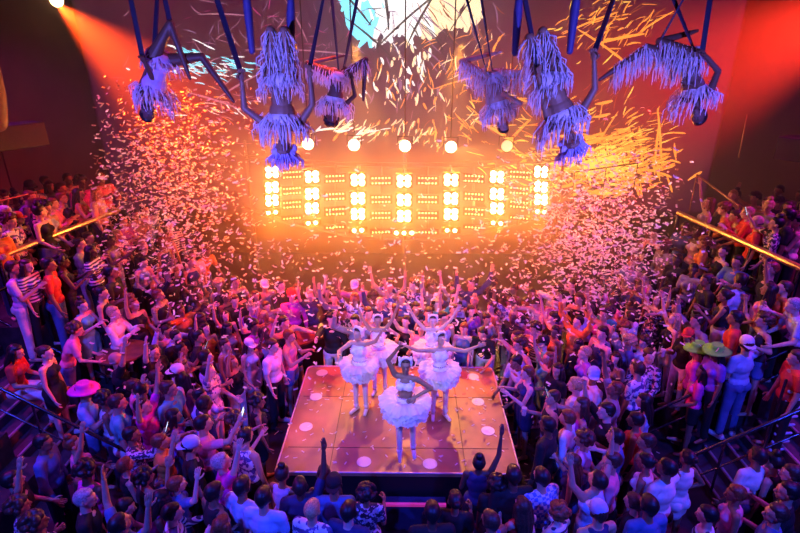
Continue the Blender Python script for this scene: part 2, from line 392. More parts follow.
# lamp wall legs
for px in (250, 405, 560):
    q = Q(px, 200, wall_y(px) + 0.35); b2 = bmesh.new(); capsule(b2, (0, 0, 0), (0, 0, 4.0), 0.04, 0.04, 8)
    tag(obj('support_pole', b2, M_truss, loc=(q.x, q.y + 0.1, 0)), {250: 'metal pole holding the left end of the lamp wall', 405: 'metal pole holding the middle of the lamp wall', 560: 'metal pole holding the right end of the lamp wall'}[px], 'pole')
bm.free()
M_par = mat('round_lamp_lens', (1, 0.9, 0.7), 0.4, emit=(1.0, 0.72, 0.35), estr=9, sample=False)
M_par2 = mat('round_lamp_lens_dim', (1, 0.7, 0.4), 0.4, emit=(1.0, 0.45, 0.12), estr=1.6, sample=False)
for i, (px, py, m) in enumerate(((308, 144, M_par), (354, 145, M_par), (405, 146, M_par), (451, 147, M_par), (507, 146, M_par2))):
    p = Q(px, py, 12.6)
    root = link('round_spotlight', None, loc=p)
    tag(root, ['round bright spotlight above the lamp wall, just right of the hanging blue performer', 'second round bright spotlight from the left above the lamp wall', 'round bright spotlight above the centre of the lamp wall', 'round bright spotlight above the lamp wall, right of centre', 'dim orange oval spotlight at the right end of the row above the lamp wall'][i], 'lamp', 'round spotlights above the lamp wall')
    bm = bmesh.new(); disc(bm, (0, 0.0, 0), Matrix.Rotation(radians(-90), 3, 'X'), 0.15, 0.28, 20, r2=0.10); obj('lamp_body', bm, M_house, root)
    bm = bmesh.new(); disc(bm, (0, 0, 0), faceR(), 0.135, 0.02, 22, r2=0.12); obj('lens', bm, m, root)
    bm = bmesh.new(); tube(bm, [Vector((-.17, .12, 0)), Vector((-.17, .12, .2)), Vector((.17, .12, .2)), Vector((.17, .12, 0))], 0.012, 6); obj('yoke', bm, M_house, root)
    bm = bmesh.new(); capsule(bm, (0, .12, .2), (0, .12, 9.4 - p.z), 0.015, 0.015, 6); obj('hanging_rod', bm, M_house, root)
    if i in (1, 2): spot('round_lamp_light', p + Vector((0, -0.1, 0)), (p.x * 0.8, 5, 1.0), (1.0, 0.35, 0.05), 90, 50, 0.8)
    if i in (0, 3): spot('round_lamp_light', p + Vector((0, -0.1, 0)), (-4.6, 9.8, 4.2) if i == 0 else (4.2, 9.6, 3.8), (1.0, 0.42, 0.08), 1100, 50, 0.9)
# corner beam lamps and speakers
def beam_lamp(label, p, target):
    root = link('beam_lamp', None, loc=p); tag(root, label, 'lamp')
    R = (Vector(target) - Vector(p)).to_track_quat('-Z', 'Y').to_matrix()
    bm = bmesh.new(); disc(bm, (0, 0, 0.02), R, 0.13, 0.34, 20, r2=0.10); obj('lamp_body', bm, M_house, root)
    bm = bmesh.new(); disc(bm, R @ Vector((0, 0, -0.01)), R, 0.11, 0.02, 20); obj('lens', bm, mat('beam_lens', (1, .6, .3), .4, emit=(1, .55, .2), estr=25, sample=False), root)
    bm = bmesh.new(); capsule(bm, R @ Vector((0, 0, 0.2)), (0, 0.0, 9.4 - p[2]), 0.02, 0.02, 6); obj('hanging_rod', bm, M_house, root)
beam_lamp('bright orange beam lamp in the top left corner', Q(55, 3, 11.2) + Vector((-0.05, 0.15, 0.05)), (-3.0, 5.0, 4.5))
M_spk = mat('speaker_black', (0.03, 0.025, 0.03), 0.6)
def speaker(label, p, w, h, d, rz):
    root = link('speaker', None, loc=p, rz=rz); tag(root, label, 'speaker')
    bm = bmesh.new(); box(bm, (-w / 2, -d / 2, 0), (w / 2, d / 2, h)); bevel(obj('cabinet', bm, M_spk, root), 0.02)
    bm = bmesh.new(); box(bm, (-w / 2 + .03, -d / 2 - .012, 0.03), (w / 2 - .03, -d / 2 + .005, h - .03)); obj('grille', bm, mat('speaker_grille', (0.05, 0.035, 0.03), 0.7, noise=.3, nscale=90), root)
    bm = bmesh.new(); capsule(bm, (0, 0, h), (0, 0, 9.4 - p[2]), 0.025, 0.025, 8); obj('hanging_rod', bm, M_house, root)
speaker('black speaker box with lit grille hanging at the left wall', Q(14, 148, 9.6), 1.0, 0.42, 0.5, radians(62))
speaker('black speaker box hanging at the right wall', Q(796, 160, 10.2), 0.6, 0.42, 0.5, radians(-55))
# curved column fragment at the left edge
bm = bmesh.new(); tube(bm, [Q(-26, 20, 8.6), Q(-14, 60, 8.6), Q(-6, 95, 8.6), Q(-4, 122, 8.6)], 0.16, 14)
tag(obj('curved_duct', bm, mat('duct_brown', (0.2, 0.12, 0.09), 0.6, noise=.2)), 'brown curved duct hanging at the extreme left edge', 'duct')
bm = bmesh.new(); tube(bm, [Q(747, 115, 11.6), Q(739, 157, 11.6)], 0.015, 6)
tag(obj('wall_rod', bm, M_orail), 'thin slanting metal rod on the right wall', 'rod')

# ---------------------------------------------------------------- video screen with splattered artwork
YS = 16.4
scr = link('video_screen', None, loc=(0, YS + 0.2, 1.6)); tag(scr, 'huge dark red video screen with splashes of cyan, white and orange strokes', 'screen')
sm = bpy.data.materials.new('screen_background'); sm.use_nodes = True; nt = sm.node_tree; b = nt.nodes['Principled BSDF']
b.inputs['Base Color'].default_value = (0.01, 0.01, 0.01, 1)
tc = nt.nodes.new('ShaderNodeTexCoord'); n1 = nt.nodes.new('ShaderNodeTexNoise'); n1.inputs['Scale'].default_value = 0.5; n1.inputs['Detail'].default_value = 4
r = nt.nodes.new('ShaderNodeValToRGB'); e = r.color_ramp.elements; e[0].position = 0.35; e[0].color = (0.10, 0.006, 0.05, 1); e[1].position = 0.7; e[1].color = (0.18, 0.012, 0.06, 1)
nt.links.new(tc.outputs['Object'], n1.inputs['Vector']); nt.links.new(n1.outputs['Fac'], r.inputs[0]); nt.links.new(r.outputs[0], b.inputs['Emission Color']); b.inputs['Emission Strength'].default_value = 0.55
sm.cycles.emission_sampling = 'NONE'
bm = bmesh.new(); box(bm, (-9.4, 0, 0), (9.4, 0.15, 7.7)); obj('screen_panel', bm, sm, scr)
SR = random.Random(11)
strokes = {}; CK = ['cyan', 'white', 'cream', 'orange', 'yellow', 'pink', 'mauve', 'dark', 'magenta', 'rust']; ART = bmesh.new()
def S(px, py): return Q(px, py, YS + 0.18) - Vector((0, YS + 0.2, 1.6))
def stroke(ck, px, py, L, w, ang, bend=0.0, lift=0.0):
    bm = ART; n = 5; w *= .8; L2 = L / 2; prev = None
    jj = SR.random() * .012
    for i in range(n + 1):
        t = i / n * 2 - 1; a = ang + bend * t
        cx, cy = px + cos(ang) * L2 * t - sin(ang) * bend * L2 * t * t * .5, py + sin(ang) * L2 * t + cos(ang) * bend * L2 * t * t * .5
        ww = w * (0.35 + 0.65 * (1 - abs(t) ** 2.5)) * SR.uniform(.75, 1.2) / 2
        v = []
        for s in (-1, 1):
            q = S(cx - sin(a) * ww * s, cy + cos(a) * ww * s); q.y = -0.004 - lift - jj; v.append(bm.verts.new(q))
        if prev: bm.faces.new((prev[0], prev[1], v[1], v[0])).material_index = CK.index(ck)
        prev = v
COLS = {'cyan': (0.2, 0.8, 1.0), 'white': (0.9, 0.85, 0.85), 'cream': (1.0, 0.72, 0.42), 'orange': (1.0, 0.30, 0.04), 'yellow': (1.0, 0.55, 0.08), 'pink': (0.75, 0.25, 0.42), 'mauve': (0.45, 0.2, 0.42), 'dark': (0.02, 0.015, 0.04), 'magenta': (0.8, 0.05, 0.3), 'rust': (0.5, 0.1, 0.03)}
def cluster(n, cx, cy, sx, sy, cols, L, w, ang=None, spread=1.6, lift=0.0):
    L *= .8; w *= .62; n = int(n * 1.7)
    for _ in range(n):
        x, y = SR.gauss(cx, sx), SR.gauss(cy, sy)
        if y > 198: continue
        a = SR.uniform(-spread, spread) + (ang if ang is not None else 0)
        stroke(SR.choice(cols), x, y, L * SR.uniform(.3, 1.5), w * SR.uniform(.4, 1.5), a, SR.uniform(-.4, .4), lift)
# pale splash at the top centre: wide overlapping dabs narrowing downward
for _ in range(150):
    x = SR.uniform(345, 478); yb = 46 - 26 * abs((x - 392) / 85) ** 1.3
    y = SR.uniform(-30, max(4, yb - 8))
    ck = 'cyan' if x < 372 + SR.uniform(-14, 10) else ('white' if x < 425 + SR.uniform(-15, 15) else 'cream')
    stroke(ck, x, y, SR.uniform(18, 46), SR.uniform(7, 17), radians(SR.choice((100, 75, 60, 120)) + SR.uniform(-12, 12)), SR.uniform(-.2, .2))
cluster(34, 375, 28, 26, 18, ['dark', 'mauve'], 16, 1.6, lift=.03)
cluster(26, 440, 20, 26, 16, ['dark', 'rust', 'mauve'], 30, 2.0, radians(60), .4, lift=.03)
for a in ((352, 2, 60, 3, 48), (368, 35, 60, 2.5, 40), (405, 20, 90, 3, -42), (425, 10, 80, 3, -60), (386, 0, 60, 4, 82), (462, 12, 70, 2, -55)):
    stroke('dark', *a[:4], radians(a[4]), 0.1, .034)
cluster(22, 412, 60, 16, 16, ['white', 'cream'], 12, 4, radians(80), .5)
cluster(40, 400, 92, 28, 12, ['cream', 'orange', 'white', 'mauve'], 11, 3, radians(80), .6)
# left: thin mauve and cyan strokes
cluster(110, 262, 40, 52, 42, ['pink', 'mauve', 'mauve', 'pink', 'magenta'], 13, 1.5)
cluster(40, 215, 68, 24, 7, ['cyan', 'white', 'cyan'], 15, 2.4, radians(12), .35)
cluster(22, 186, 58, 14, 8, ['cyan', 'cyan', 'white'], 20, 2.6, radians(20), .4)
cluster(30, 235, 108, 30, 14, ['pink', 'white', 'orange'], 14, 1.8, radians(25), .5)
cluster(20, 350, 130, 18, 5, ['white', 'cream'], 16, 3, radians(-25), .4)
cluster(30, 395, 130, 26, 6, ['cream', 'orange'], 9, 3, radians(-60), .5)
for a in ((225, 14, 55, 1.6, 2), (300, 50, 110, 1.8, 3), (240, 84, 60, 2, -30), (215, 100, 60, 2, 18), (297, 20, 50, 2, 62)): stroke('pink', *a[:4], radians(a[4]), .1)
# right of centre: orange scratch marks
cluster(80, 465, 78, 32, 28, ['orange', 'orange', 'rust', 'cream'], 15, 1.7, radians(-60), .8)
cluster(50, 510, 125, 26, 16, ['orange', 'yellow', 'rust'], 16, 2.2, radians(25), .6)
for a in ((470, 78, 75, 2, -14), (515, 135, 45, 3.5, -48), (495, 130, 50, 4, 28), (492, 55, 40, 2, -70)): stroke('orange', *a[:4], radians(a[4]), .1)
cluster(14, 440, 142, 12, 5, ['cream', 'orange'], 9, 2.5, radians(-70), .6)
# upper right: bright orange scribbles
cluster(80, 606, 20, 26, 20, ['orange', 'orange', 'yellow', 'rust'], 18, 2.2, radians(-35), .7)
for a in ((620, 38, 50, 4, -12), (604, 46, 62, 3.4, 35), (655, 22, 44, 2, -32), (590, 22, 60, 3, -22)): stroke('orange', *a[:4], radians(a[4]), .08)
cluster(40, 600, 105, 30, 12, ['orange', 'rust', 'yellow'], 14, 1.8, radians(-50), .6)
# big yellow patch, lower right
for _ in range(420):
    x, y = SR.gauss(608, 30), SR.gauss(160, 18)
    if y > 196: continue
    d = abs((x - 605) / 30) + abs((y - 165) / 22)
    stroke('yellow' if d < 1.1 + SR.uniform(-.4, .3) else 'orange', x, y, SR.uniform(6, 20), SR.uniform(1.5, 4), radians(SR.choice((-20, -20, 10, 80)) + SR.uniform(-12, 12)), SR.uniform(-.2, .2))
cluster(60, 640, 142, 18, 14, ['orange', 'rust', 'yellow'], 16, 1.6, radians(-20), .3, .02)
cluster(30, 628, 150, 22, 14, ['dark', 'rust'], 18, 1.2, radians(-15), .3, .03)
for a in ((660, 138, 60, 3, 86), (656, 146, 50, 3, -84), (607, 128, 40, 2, -58)): stroke('orange', *a[:4], radians(a[4]), .04, .032)
cluster(50, 548, 172, 30, 12, ['yellow', 'orange'], 14, 3, radians(15), .5)
obj('screen_artwork', ART, [mat('screen_' + ck, (0.01, 0.01, 0.01), 0.6, emit=COLS[ck], estr=(0.0 if ck == 'dark' else (0.8 if ck in ('pink', 'mauve', 'rust', 'magenta') else 1.8)), sample=False) for ck in CK], scr)

# ================================================================ people
I3 = Matrix.Identity(3)
RX = lambda a: Matrix.Rotation(a, 3, 'X')
RY = lambda a: Matrix.Rotation(a, 3, 'Y')
RZ = lambda a: Matrix.Rotation(a, 3, 'Z')
V = Vector
def remesh(name, prims, voxel, mats, smooth=2, extra=None):
    """union of tapered limbs and ellipsoids as one continuous surface; extra(bm) adds eyes, lips and fingers"""
    bm = bmesh.new()
    for p in prims:
        if p[0] == 'c': capsule(bm, p[1], p[2], p[3], p[4], 12)
        elif p[0] == 'e': ellipsoid(bm, p[1], p[2], p[3])
    me = to_mesh(name + '_cage', bm)
    o = link('cage', me)
    m = o.modifiers.new('r', 'REMESH'); m.mode = 'VOXEL'; m.voxel_size = voxel; m.use_smooth_shade = True
    if smooth:
        s = o.modifiers.new('s', 'SMOOTH'); s.factor = 0.5; s.iterations = smooth
    dg = bpy.context.evaluated_depsgraph_get()
    out = bpy.data.meshes.new_from_object(o.evaluated_get(dg))
    bpy.data.objects.remove(o); bpy.data.meshes.remove(me)
    out.name = name
    if extra:
        bm = bmesh.new(); bm.from_mesh(out); extra(bm); bm.to_mesh(out); bm.free()
    out.materials.clear()
    for mm in mats: out.materials.append(mm)
    return out

def ik(a, t, l1, l2, pole):
    a, t = V(a), V(t); d = t - a; L = min(d.length, (l1 + l2) * 0.999); d.normalize()
    x = (l1 * l1 - l2 * l2 + L * L) / (2 * L); h = sqrt(max(0, l1 * l1 - x * x))
    p = V(pole) - d * V(pole).dot(d)
    p = p.normalized() if p.length > 1e-4 else V((0, 0, -1))
    return a + d * x + p * h, a + d * L

class Fig: pass
def figure(pose, fem):
    f = Fig(); g = pose.get; f.fem = fem; f.flat = g('flat', False)
    Rp = RZ(radians(g('pz', 0))) @ RX(radians(-g('px', 0))) @ RY(radians(g('py', 0)))
    Rc = Rp @ RZ(radians(g('twist', 0))) @ RX(radians(-g('lean', 0))) @ RY(radians(g('side', 0)))
    Rw = Rp @ RX(radians(-g('lean', 0) * .5)) @ RY(radians(g('side', 0) * .5))
    Rh = Rc @ RZ(radians(g('yaw', 0))) @ RX(radians(-g('nod', 0))) @ RY(radians(g('tilt', 0)))
    f.Rp, f.Rc, f.Rh, f.Rw = Rp, Rc, Rh, Rw
    f.pel = V((0, 0, 0)); f.waist = Rw @ V((0, 0, .15)); f.chest = f.waist + Rc @ V((0, 0, .16))
    f.neck = f.chest + Rc @ V((0, -.005, .15)); f.head = f.neck + Rh @ V((0, .02, .165))
    sw = .152 if fem else .178
    f.sh, f.el, f.wr, f.hd, f.hn = {}, {}, {}, {}, {}
    f.hip, f.kn, f.an, f.ft = {}, {}, {}, {}
    for s, k in ((1, 'R'), (-1, 'L')):
        up = 0.0
        ua = g('ua' + k, g('ua', (.14, 0, -1))); fa = g('fa' + k, g('fa', (.05, .2, -1)))
        if ua[2] > .3: up = .035
        f.sh[k] = f.chest + Rc @ V((s * sw, 0, .105 + up))
        if 'hand' + k in pose:
            f.el[k], f.wr[k] = ik(f.sh[k], g('hand' + k), .275, .25, g('pole' + k, (s, -.3, -.6)))
        else:
            f.el[k] = f.sh[k] + Rc @ (V((s * ua[0], ua[1], ua[2])).normalized() * .275)
            f.wr[k] = f.el[k] + Rc @ (V((s * fa[0], fa[1], fa[2])).normalized() * .25)
        f.hip[k] = Rp @ V((s * .09, 0, -.04))
        th = g('th' + k, g('th', (.06, 0, -1))); sk = g('sk' + k, g('sk', (.02, -.03, -1)))
        if 'foot' + k in pose:
            f.kn[k], f.an[k] = ik(f.hip[k], g('foot' + k), .43, .42, g('kpole' + k, (s * .2, 1, 0)))
        else:
            f.kn[k] = f.hip[k] + Rp @ (V((s * th[0], th[1], th[2])).normalized() * .43)
            f.an[k] = f.kn[k] + Rp @ (V((s * sk[0], sk[1], sk[2])).normalized() * .42)
        sd = (f.an[k] - f.kn[k]).normalized()
        if g('point' + k, g('point', False)):
            f.ft[k] = (f.an[k], f.an[k] + sd * .19, True)
        else:
            fd = (Rp @ V((s * .25, 1, 0))).normalized(); f.ft[k] = (f.an[k] - fd * .045 + V((0, 0, -.045)), f.an[k] + fd * .16 + V((0, 0, -.052)), False)
    if not g('free'):
        low = min(min(f.ft[k][1].z, f.ft[k][0].z) - (.022 if f.ft[k][2] else .03) for k in 'RL')
        d = V((0, 0, -low))
        for a in ('pel', 'waist', 'chest', 'neck', 'head'): setattr(f, a, getattr(f, a) + d)
        for a in (f.sh, f.el, f.wr, f.hip, f.kn, f.an):
            for k in 'RL': a[k] = a[k] + d
        for k in 'RL': f.ft[k] = (f.ft[k][0] + d, f.ft[k][1] + d, f.ft[k][2])
    f.curl = {k: g('curl' + k, g('curl', .35)) for k in 'RL'}
    return f

def skin_prims(f):
    c = f.chest; Rc, Rp, Rw, Rh = f.Rc, f.Rp, f.Rw, f.Rh; fem = f.fem
    P_ = [('e', f.pel + Rp @ V((0, -.005, -.01)), Rp, (.162 if fem else .15, .108, .12)),
          ('e', f.waist, Rw, (.108 if fem else .13, .085 if fem else .1, .13)),
          ('e', c + Rc @ V((0, 0, -.01)), Rc, (.135 if fem else .158, .098 if fem else .115, .155)),
          ('c', f.sh['L'] + Rc @ V((.03, 0, -.005)), f.sh['R'] + Rc @ V((-.03, 0, -.005)), .05, .05),
          ('e', c + Rc @ V((0, -.02, .08)), Rc, (.13, .07, .075)),
          ('c', f.neck + Rc @ V((0, 0, -.06)), f.head + Rh @ V((0, -.02, -.04)), .055 if not fem else .046, .05 if not fem else .043)]
    for s in (-1, 1):
        if fem and not f.flat: P_.append(('e', c + Rc @ V((s * .066, .078, .0)), Rc, (.055, .052, .055)))
        P_.append(('e', f.pel + Rp @ V((s * .07, -.07, -.05)), Rp, (.08, .07, .085)))
    for k in 'RL':
        t = 1.0 if not fem else .88
        P_ += [('c', f.hip[k], f.kn[k], .086 * (1 if not fem else .98), .052 * t), ('c', f.kn[k], f.an[k], .05 * t, .036 * t)]
        d = f.an[k] - f.kn[k]; back = -(Rp @ V((0, 1, 0))); back = (back - d.normalized() * back.dot(d.normalized()))
        P_.append(('c', f.kn[k] + d * .12 + back * .015, f.kn[k] + d * .5 + back * .012, .05 * t, .04 * t))
        h, t2, pt = f.ft[k]
        P_.append(('c', h, t2, .034 if pt else .036, .018 if pt else .026))
        if not pt: P_.append(('c', f.an[k], h + (t2 - h) * .35, .035, .032))
        P_ += [('c', f.sh[k], f.el[k], .05 * t, .038 * t), ('c', f.el[k], f.wr[k], .039 * t, .026 * t)]
        P_.append(('e', f.sh[k] + (f.el[k] - f.sh[k]) * .18, I3, (.052 * t, .052 * t, .056 * t)))
        x, y, z = hand_basis(f, k); w = f.wr[k]
        M = Matrix((x, z, y)).transposed()
        P_.append(('e', w + z * .052, M, (.038, .052, .019)))
    h = f.head
    P_ += [('e', h + Rh @ V((0, -.008, .02)), Rh, (.076, .096, .094)), ('e', h + Rh @ V((0, .022, -.045)), Rh, (.056, .066, .066)),
           ('e', h + Rh @ V((0, .062, -.088)), Rh, (.026, .024, .024)),
           ('c', h + Rh @ V((0, .083, .012)), h + Rh @ V((0, .104, -.026)), .012, .017),
           ('c', h + Rh @ V((-.035, .078, .028)), h + Rh @ V((.035, .078, .028)), .013, .013),
           ('e', h + Rh @ V((0, .075, -.058)), Rh, (.026, .018, .015))]
    for s in (-1, 1): P_.append(('e', h + Rh @ V((s * .076, -.008, -.008)), Rh, (.014, .022, .033)))
    return P_
def hand_basis(f, k):
    z = (f.wr[k] - f.el[k]).normalized(); s = 1 if k == 'R' else -1
    fwd = f.Rc @ V((s * -.6, .6, .0))          # palm faces inward and forward
    n = (fwd - z * fwd.dot(z)); n = n.normalized() if n.length > .05 else V((1, 0, 0)).cross(z).normalized()
    x = z.cross(n).normalized()
    return x, n, z                              # across, palm normal, along
def add_hands_face(f):
    def extra(bm):
        for k in 'RL':
            x, n, z = hand_basis(f, k); w = f.wr[k]; cu = f.curl[k]
            thumb_side = 1 if (x.dot(f.Rc @ V((0, 1, .6)))) > 0 else -1
            for i, L in enumerate((.072, .080, .074, .058)):
                off = (i - 1.5) * .0185 * -thumb_side
                p = w + z * .082 + x * off; d = (z + x * off * 1.2).normalized(); r = .0095
                for j in range(3):
                    a = cu * (.35 + .9 * j * .6) * .9
                    dd = (d * cos(a * (j + 1) * .8) + n * sin(a * (j + 1) * .8)).normalized()
                    q = p + dd * L * (.45, .32, .26)[j]; capsule(bm, p, q, r, r * .9, 6); p = q; r *= .9
            p = w + z * .03 + x * thumb_side * .028
            q = p + (z * .7 + x * thumb_side * .75 + n * .3).normalized() * .04; capsule(bm, p, q, .0125, .011, 6)
            capsule(bm, q, q + (z * .9 + x * thumb_side * .25 + n * (.3 + cu)).normalized() * .032, .011, .009, 6)
        h, Rh = f.head, f.Rh
        for s in (-1, 1):
            e = h + Rh @ V((s * .03, .078, .004)); ellipsoid(bm, e, Rh, (.0135, .011, .008), 8, 5, mi=1)
            ellipsoid(bm, e + Rh @ V((0, .0085, 0)), Rh, (.006, .004, .006), 6, 4, mi=2)
        ellipsoid(bm, h + Rh @ V((0, .0925, -.055)), Rh, (.021, .006, .0075), 8, 5, mi=3)
    return extra
def lerp(a, b, t): return a + (b - a) * t
def top_prims(f, kind):
    c, Rc, Rw, Rp, fem = f.chest, f.Rc, f.Rw, f.Rp, f.fem; g = .016
    P_ = [('e', f.waist, Rw, (.118 + .03 * (not fem), .104, .15)), ('e', c + Rc @ V((0, 0, -.02)), Rc, (.138 + g + .02 * (not fem), .102 + g + .012 * (not fem), .15)),
          ('e', c + Rc @ V((0, -.02, .075)), Rc, (.135, .082, .08))]
    if kind != 'crop': P_.append(('e', f.pel + Rp @ V((0, 0, .02)), Rp, (.174, .125, .10)))
    for s in (-1, 1):
        if fem and not f.flat: P_.append(('e', c + Rc @ V((s * .066, .082, .0)), Rc, (.064, .06, .064)))
    if kind in ('tee', 'long', 'dress_sleeve'):
        P_.append(('c', f.sh['L'] + Rc @ V((.03, 0, -.002)), f.sh['R'] + Rc @ V((-.03, 0, -.002)), .062, .062))
        for k in 'RL':
            P_.append(('c', f.sh[k], lerp(f.sh[k], f.el[k], .62 if kind != 'long' else 1), .063, .058))
            if kind == 'long': P_.append(('c', f.el[k], lerp(f.el[k], f.wr[k], .88), .052, .04))
    else:
        for s, k in ((1, 'R'), (-1, 'L')): P_.append(('c', c + Rc @ V((s * .08, .03, .08)), c + Rc @ V((s * .095, -.02, .135)), .03, .03))
    if kind == 'dress':
        ends = [lerp(f.hip[k], f.kn[k], .62) for k in 'RL']
        for k, e in zip('RL', ends): P_.append(('c', f.hip[k], e, .115, .10))
        P_ += [('c', f.pel, (ends[0] + ends[1]) / 2, .13, .11), ('e', f.pel + Rp @ V((0, -.05, -.05)), Rp, (.165, .12, .12))]
    return P_
def bottom_prims(f, kind):
    Rp = f.Rp; P_ = [('e', f.pel + Rp @ V((0, -.005, -.02)), Rp, (.17, .12, .115))]
    for s in (-1, 1): P_.append(('e', f.pel + Rp @ V((s * .07, -.07, -.05)), Rp, (.09, .08, .09)))
    t = {'trousers': 1, 'shorts': .5, 'skirt': .45}[kind]
    for k in 'RL':
        if kind == 'trousers':
            P_ += [('c', f.hip[k], f.kn[k], .098, .068), ('c', f.kn[k], lerp(f.kn[k], f.an[k], .93), .068, .056)]
        else: P_.append(('c', f.hip[k], lerp(f.hip[k], f.kn[k], t), .102, .09))
    if kind == 'skirt':
        e = (lerp(f.hip['R'], f.kn['R'], t) + lerp(f.hip['L'], f.kn['L'], t)) / 2; P_.append(('c', f.pel, e, .13, .12))
    return P_
def shoe_prims(f, k):
    h, t, pt = f.ft[k]
    return [('c', h, t, .045, .034), ('c', h + V((0, 0, .02)), lerp(h, t, .45) + V((0, 0, .02)), .042, .036)]

# hair and hats in head space: face looks along +Y, centre of the skull at the origin
def hair_mesh(kind):
    P_ = [('e', V((0, -.03, .03)), I3, (.086, .098, .098)), ('e', V((0, -.004, .076)), RX(.15), (.07, .078, .046))]
    mm = 'hair'
    if kind == 'short': P_ += [('c', V((-.07, -.02, .0)), V((.07, -.02, .0)), .03, .03), ('c', V((0, -.075, -.01)), V((0, -.065, -.05)), .045, .035)]
    if kind == 'long':
        for a in (-1, -.5, 0, .5, 1):
            x = a * .07; y = -.05 - .035 * (1 - a * a)
            P_ += [('c', V((x, y + .02, .03)), V((x * 1.25, y - .02, -.15)), .04, .04), ('c', V((x * 1.25, y - .02, -.15)), V((x * 1.1, y - .04, -.33)), .04, .018)]
        for s in (-1, 1): P_.append(('c', V((s * .078, .01, .03)), V((s * .095, .015, -.14)), .024, .018))
    if kind == 'curly':
        for i in range(46):
            a, b = random.random() * 2 * pi, random.uniform(-.35, 1.3)
            d = V((cos(a) * cos(b), sin(a) * cos(b), sin(b)))
            if d.y > .35 and d.z < .55: continue
            P_.append(('e', V((0, -.03, .03)) + V((d.x * .1, d.y * .105, d.z * .105)), I3, (.036, .036, .036)))
    if kind in ('bun', 'pony'): P_ += [('e', V((0, -.12, .05)), I3, (.042, .04, .042))]
    if kind == 'topbun': P_ += [('e', V((0, -.03, .15)), I3, (.05, .05, .045))]
    if kind == 'pony': P_ += [('c', V((0, -.14, .04)), V((0, -.19, -.08)), .034, .03), ('c', V((0, -.19, -.08)), V((0, -.17, -.25)), .03, .012)]
    if kind == 'bald': P_ = [('c', V((-.078, -.02, -.02)), V((-.05, -.085, -.02)), .014, .014), ('c', V((.078, -.02, -.02)), V((.05, -.085, -.02)), .014, .014), ('c', V((-.05, -.085, -.02)), V((.05, -.085, -.02)), .016, .016)]
    return remesh('hair_' + kind, P_, .009, [M_ph], 2)
def hat_mesh(kind):
    bm = bmesh.new()
    if kind in ('cap', 'capback'):
        s = 1 if kind == 'cap' else -1
        prof = [(.094, -.0), (.096, .03), (.09, .065), (.07, .095), (.04, .112), (.0, .117)]
        rings = []
        for r, z in prof[:-1]:
            rings.append([bm.verts.new((r * .95 * cos(2 * pi * i / 20), -.012 + r * 1.1 * sin(2 * pi * i / 20), z + .025)) for i in range(20)])
        for a, b in zip(rings, rings[1:]):
            for i in range(20): bm.faces.new((a[i], a[(i + 1) % 20], b[(i + 1) % 20], b[i])).smooth = True
        bm.faces.new(rings[-1]); bm.faces.new(list(reversed(rings[0])))
        top = []; 
        for zz in (.03, .036):
            top.append([bm.verts.new((x, s * y - .012, zz - .012 * (y > .12))) for x, y in ((-.08, .06), (-.075, .11), (-.05, .155), (0, .17), (.05, .155), (.075, .11), (.08, .06))])
        bm.faces.new(top[1]); bm.faces.new(list(reversed(top[0])))
        for i in range(6): bm.faces.new((top[0][i], top[0][i + 1], top[1][i + 1], top[1][i]))
    else:  # wide brimmed hat
        prof = [(.17, .018), (.2, .03), (.17, .042), (.1, .05), (.095, .10), (.08, .135), (.0, .14)]
        rings = [[bm.verts.new((r * cos(2 * pi * i / 24), -.012 + r * sin(2 * pi * i / 24), z + .012 * cos(4 * pi * i / 24) * (r > .15))) for i in range(24)] for r, z in prof[:-1]]
        for a, b in zip(rings, rings[1:]):
            for i in range(24): bm.faces.new((a[i], a[(i + 1) % 24], b[(i + 1) % 24], b[i])).smooth = True
        bm.faces.new(rings[-1]); bm.faces.new(list(reversed(rings[0])))
    bmesh.ops.recalc_face_normals(bm, faces=bm.faces)
    return to_mesh('hat_' + kind, bm, [M_ph])

M_ph = mat('plain_cloth', (.5, .5, .5), 0.7)
M_eyew = mat('eye_white', (.75, .72, .7), 0.3); M_iris = mat('eye_iris', (.03, .02, .02), 0.2); M_lip = mat('lips', (.45, .12, .12), 0.4)
SKIN = {'pale': (.78, .52, .42), 'tan': (.60, .37, .26), 'olive': (.48, .30, .2), 'brown': (.30, .16, .10), 'dark': (.13, .065, .045)}
SKINM = {k: mat('skin_' + k, c, .5, noise=.06, nscale=20) for k, c in SKIN.items()}
HAIRC = {'black': (.012, .01, .012), 'brown': (.06, .03, .02), 'auburn': (.2, .06, .025), 'blonde': (.55, .38, .18), 'grey': (.4, .38, .38)}
HAIRM = {k: mat('hair_' + k, c, .45, noise=.5, nscale=60) for k, c in HAIRC.items()}
CL = {'white': (.85, .85, .85), 'black': (.015, .015, .018), 'pale blue': (.45, .6, .9), 'navy': (.03, .04, .14), 'red': (.7, .05, .04), 'pink': (.9, .3, .45), 'grey': (.3, .3, .32),
      'purple': (.35, .12, .6), 'orange': (.85, .3, .06), 'yellow': (.85, .7, .12), 'cream': (.8, .72, .55), 'turquoise': (.1, .55, .55), 'denim blue': (.1, .18, .42), 'lime green': (.2, 1.0, .08), 'magenta': (.8, .05, .5), 'lavender': (.6, .5, .85)}
CLM = {k: mat('cloth_' + k.replace(' ', '_'), c, .85, noise=.18, nscale=9, bump=.5) for k, c in CL.items()}
CLM['blue checked'] = checks('cloth_blue_checked', (.1, .25, .8), (.6, .7, .95), 22)
CLM['striped'] = checks('cloth_striped', (.8, .8, .85), (.05, .05, .12), 6, 'stripe')
CLM['floral'] = checks('cloth_floral', (.05, .04, .09), (.75, .6, .75), 22, 'noise')
CLM['white patterned'] = checks('cloth_white_patterned', (.85, .85, .9), (.12, .1, .3), 16, 'noise')

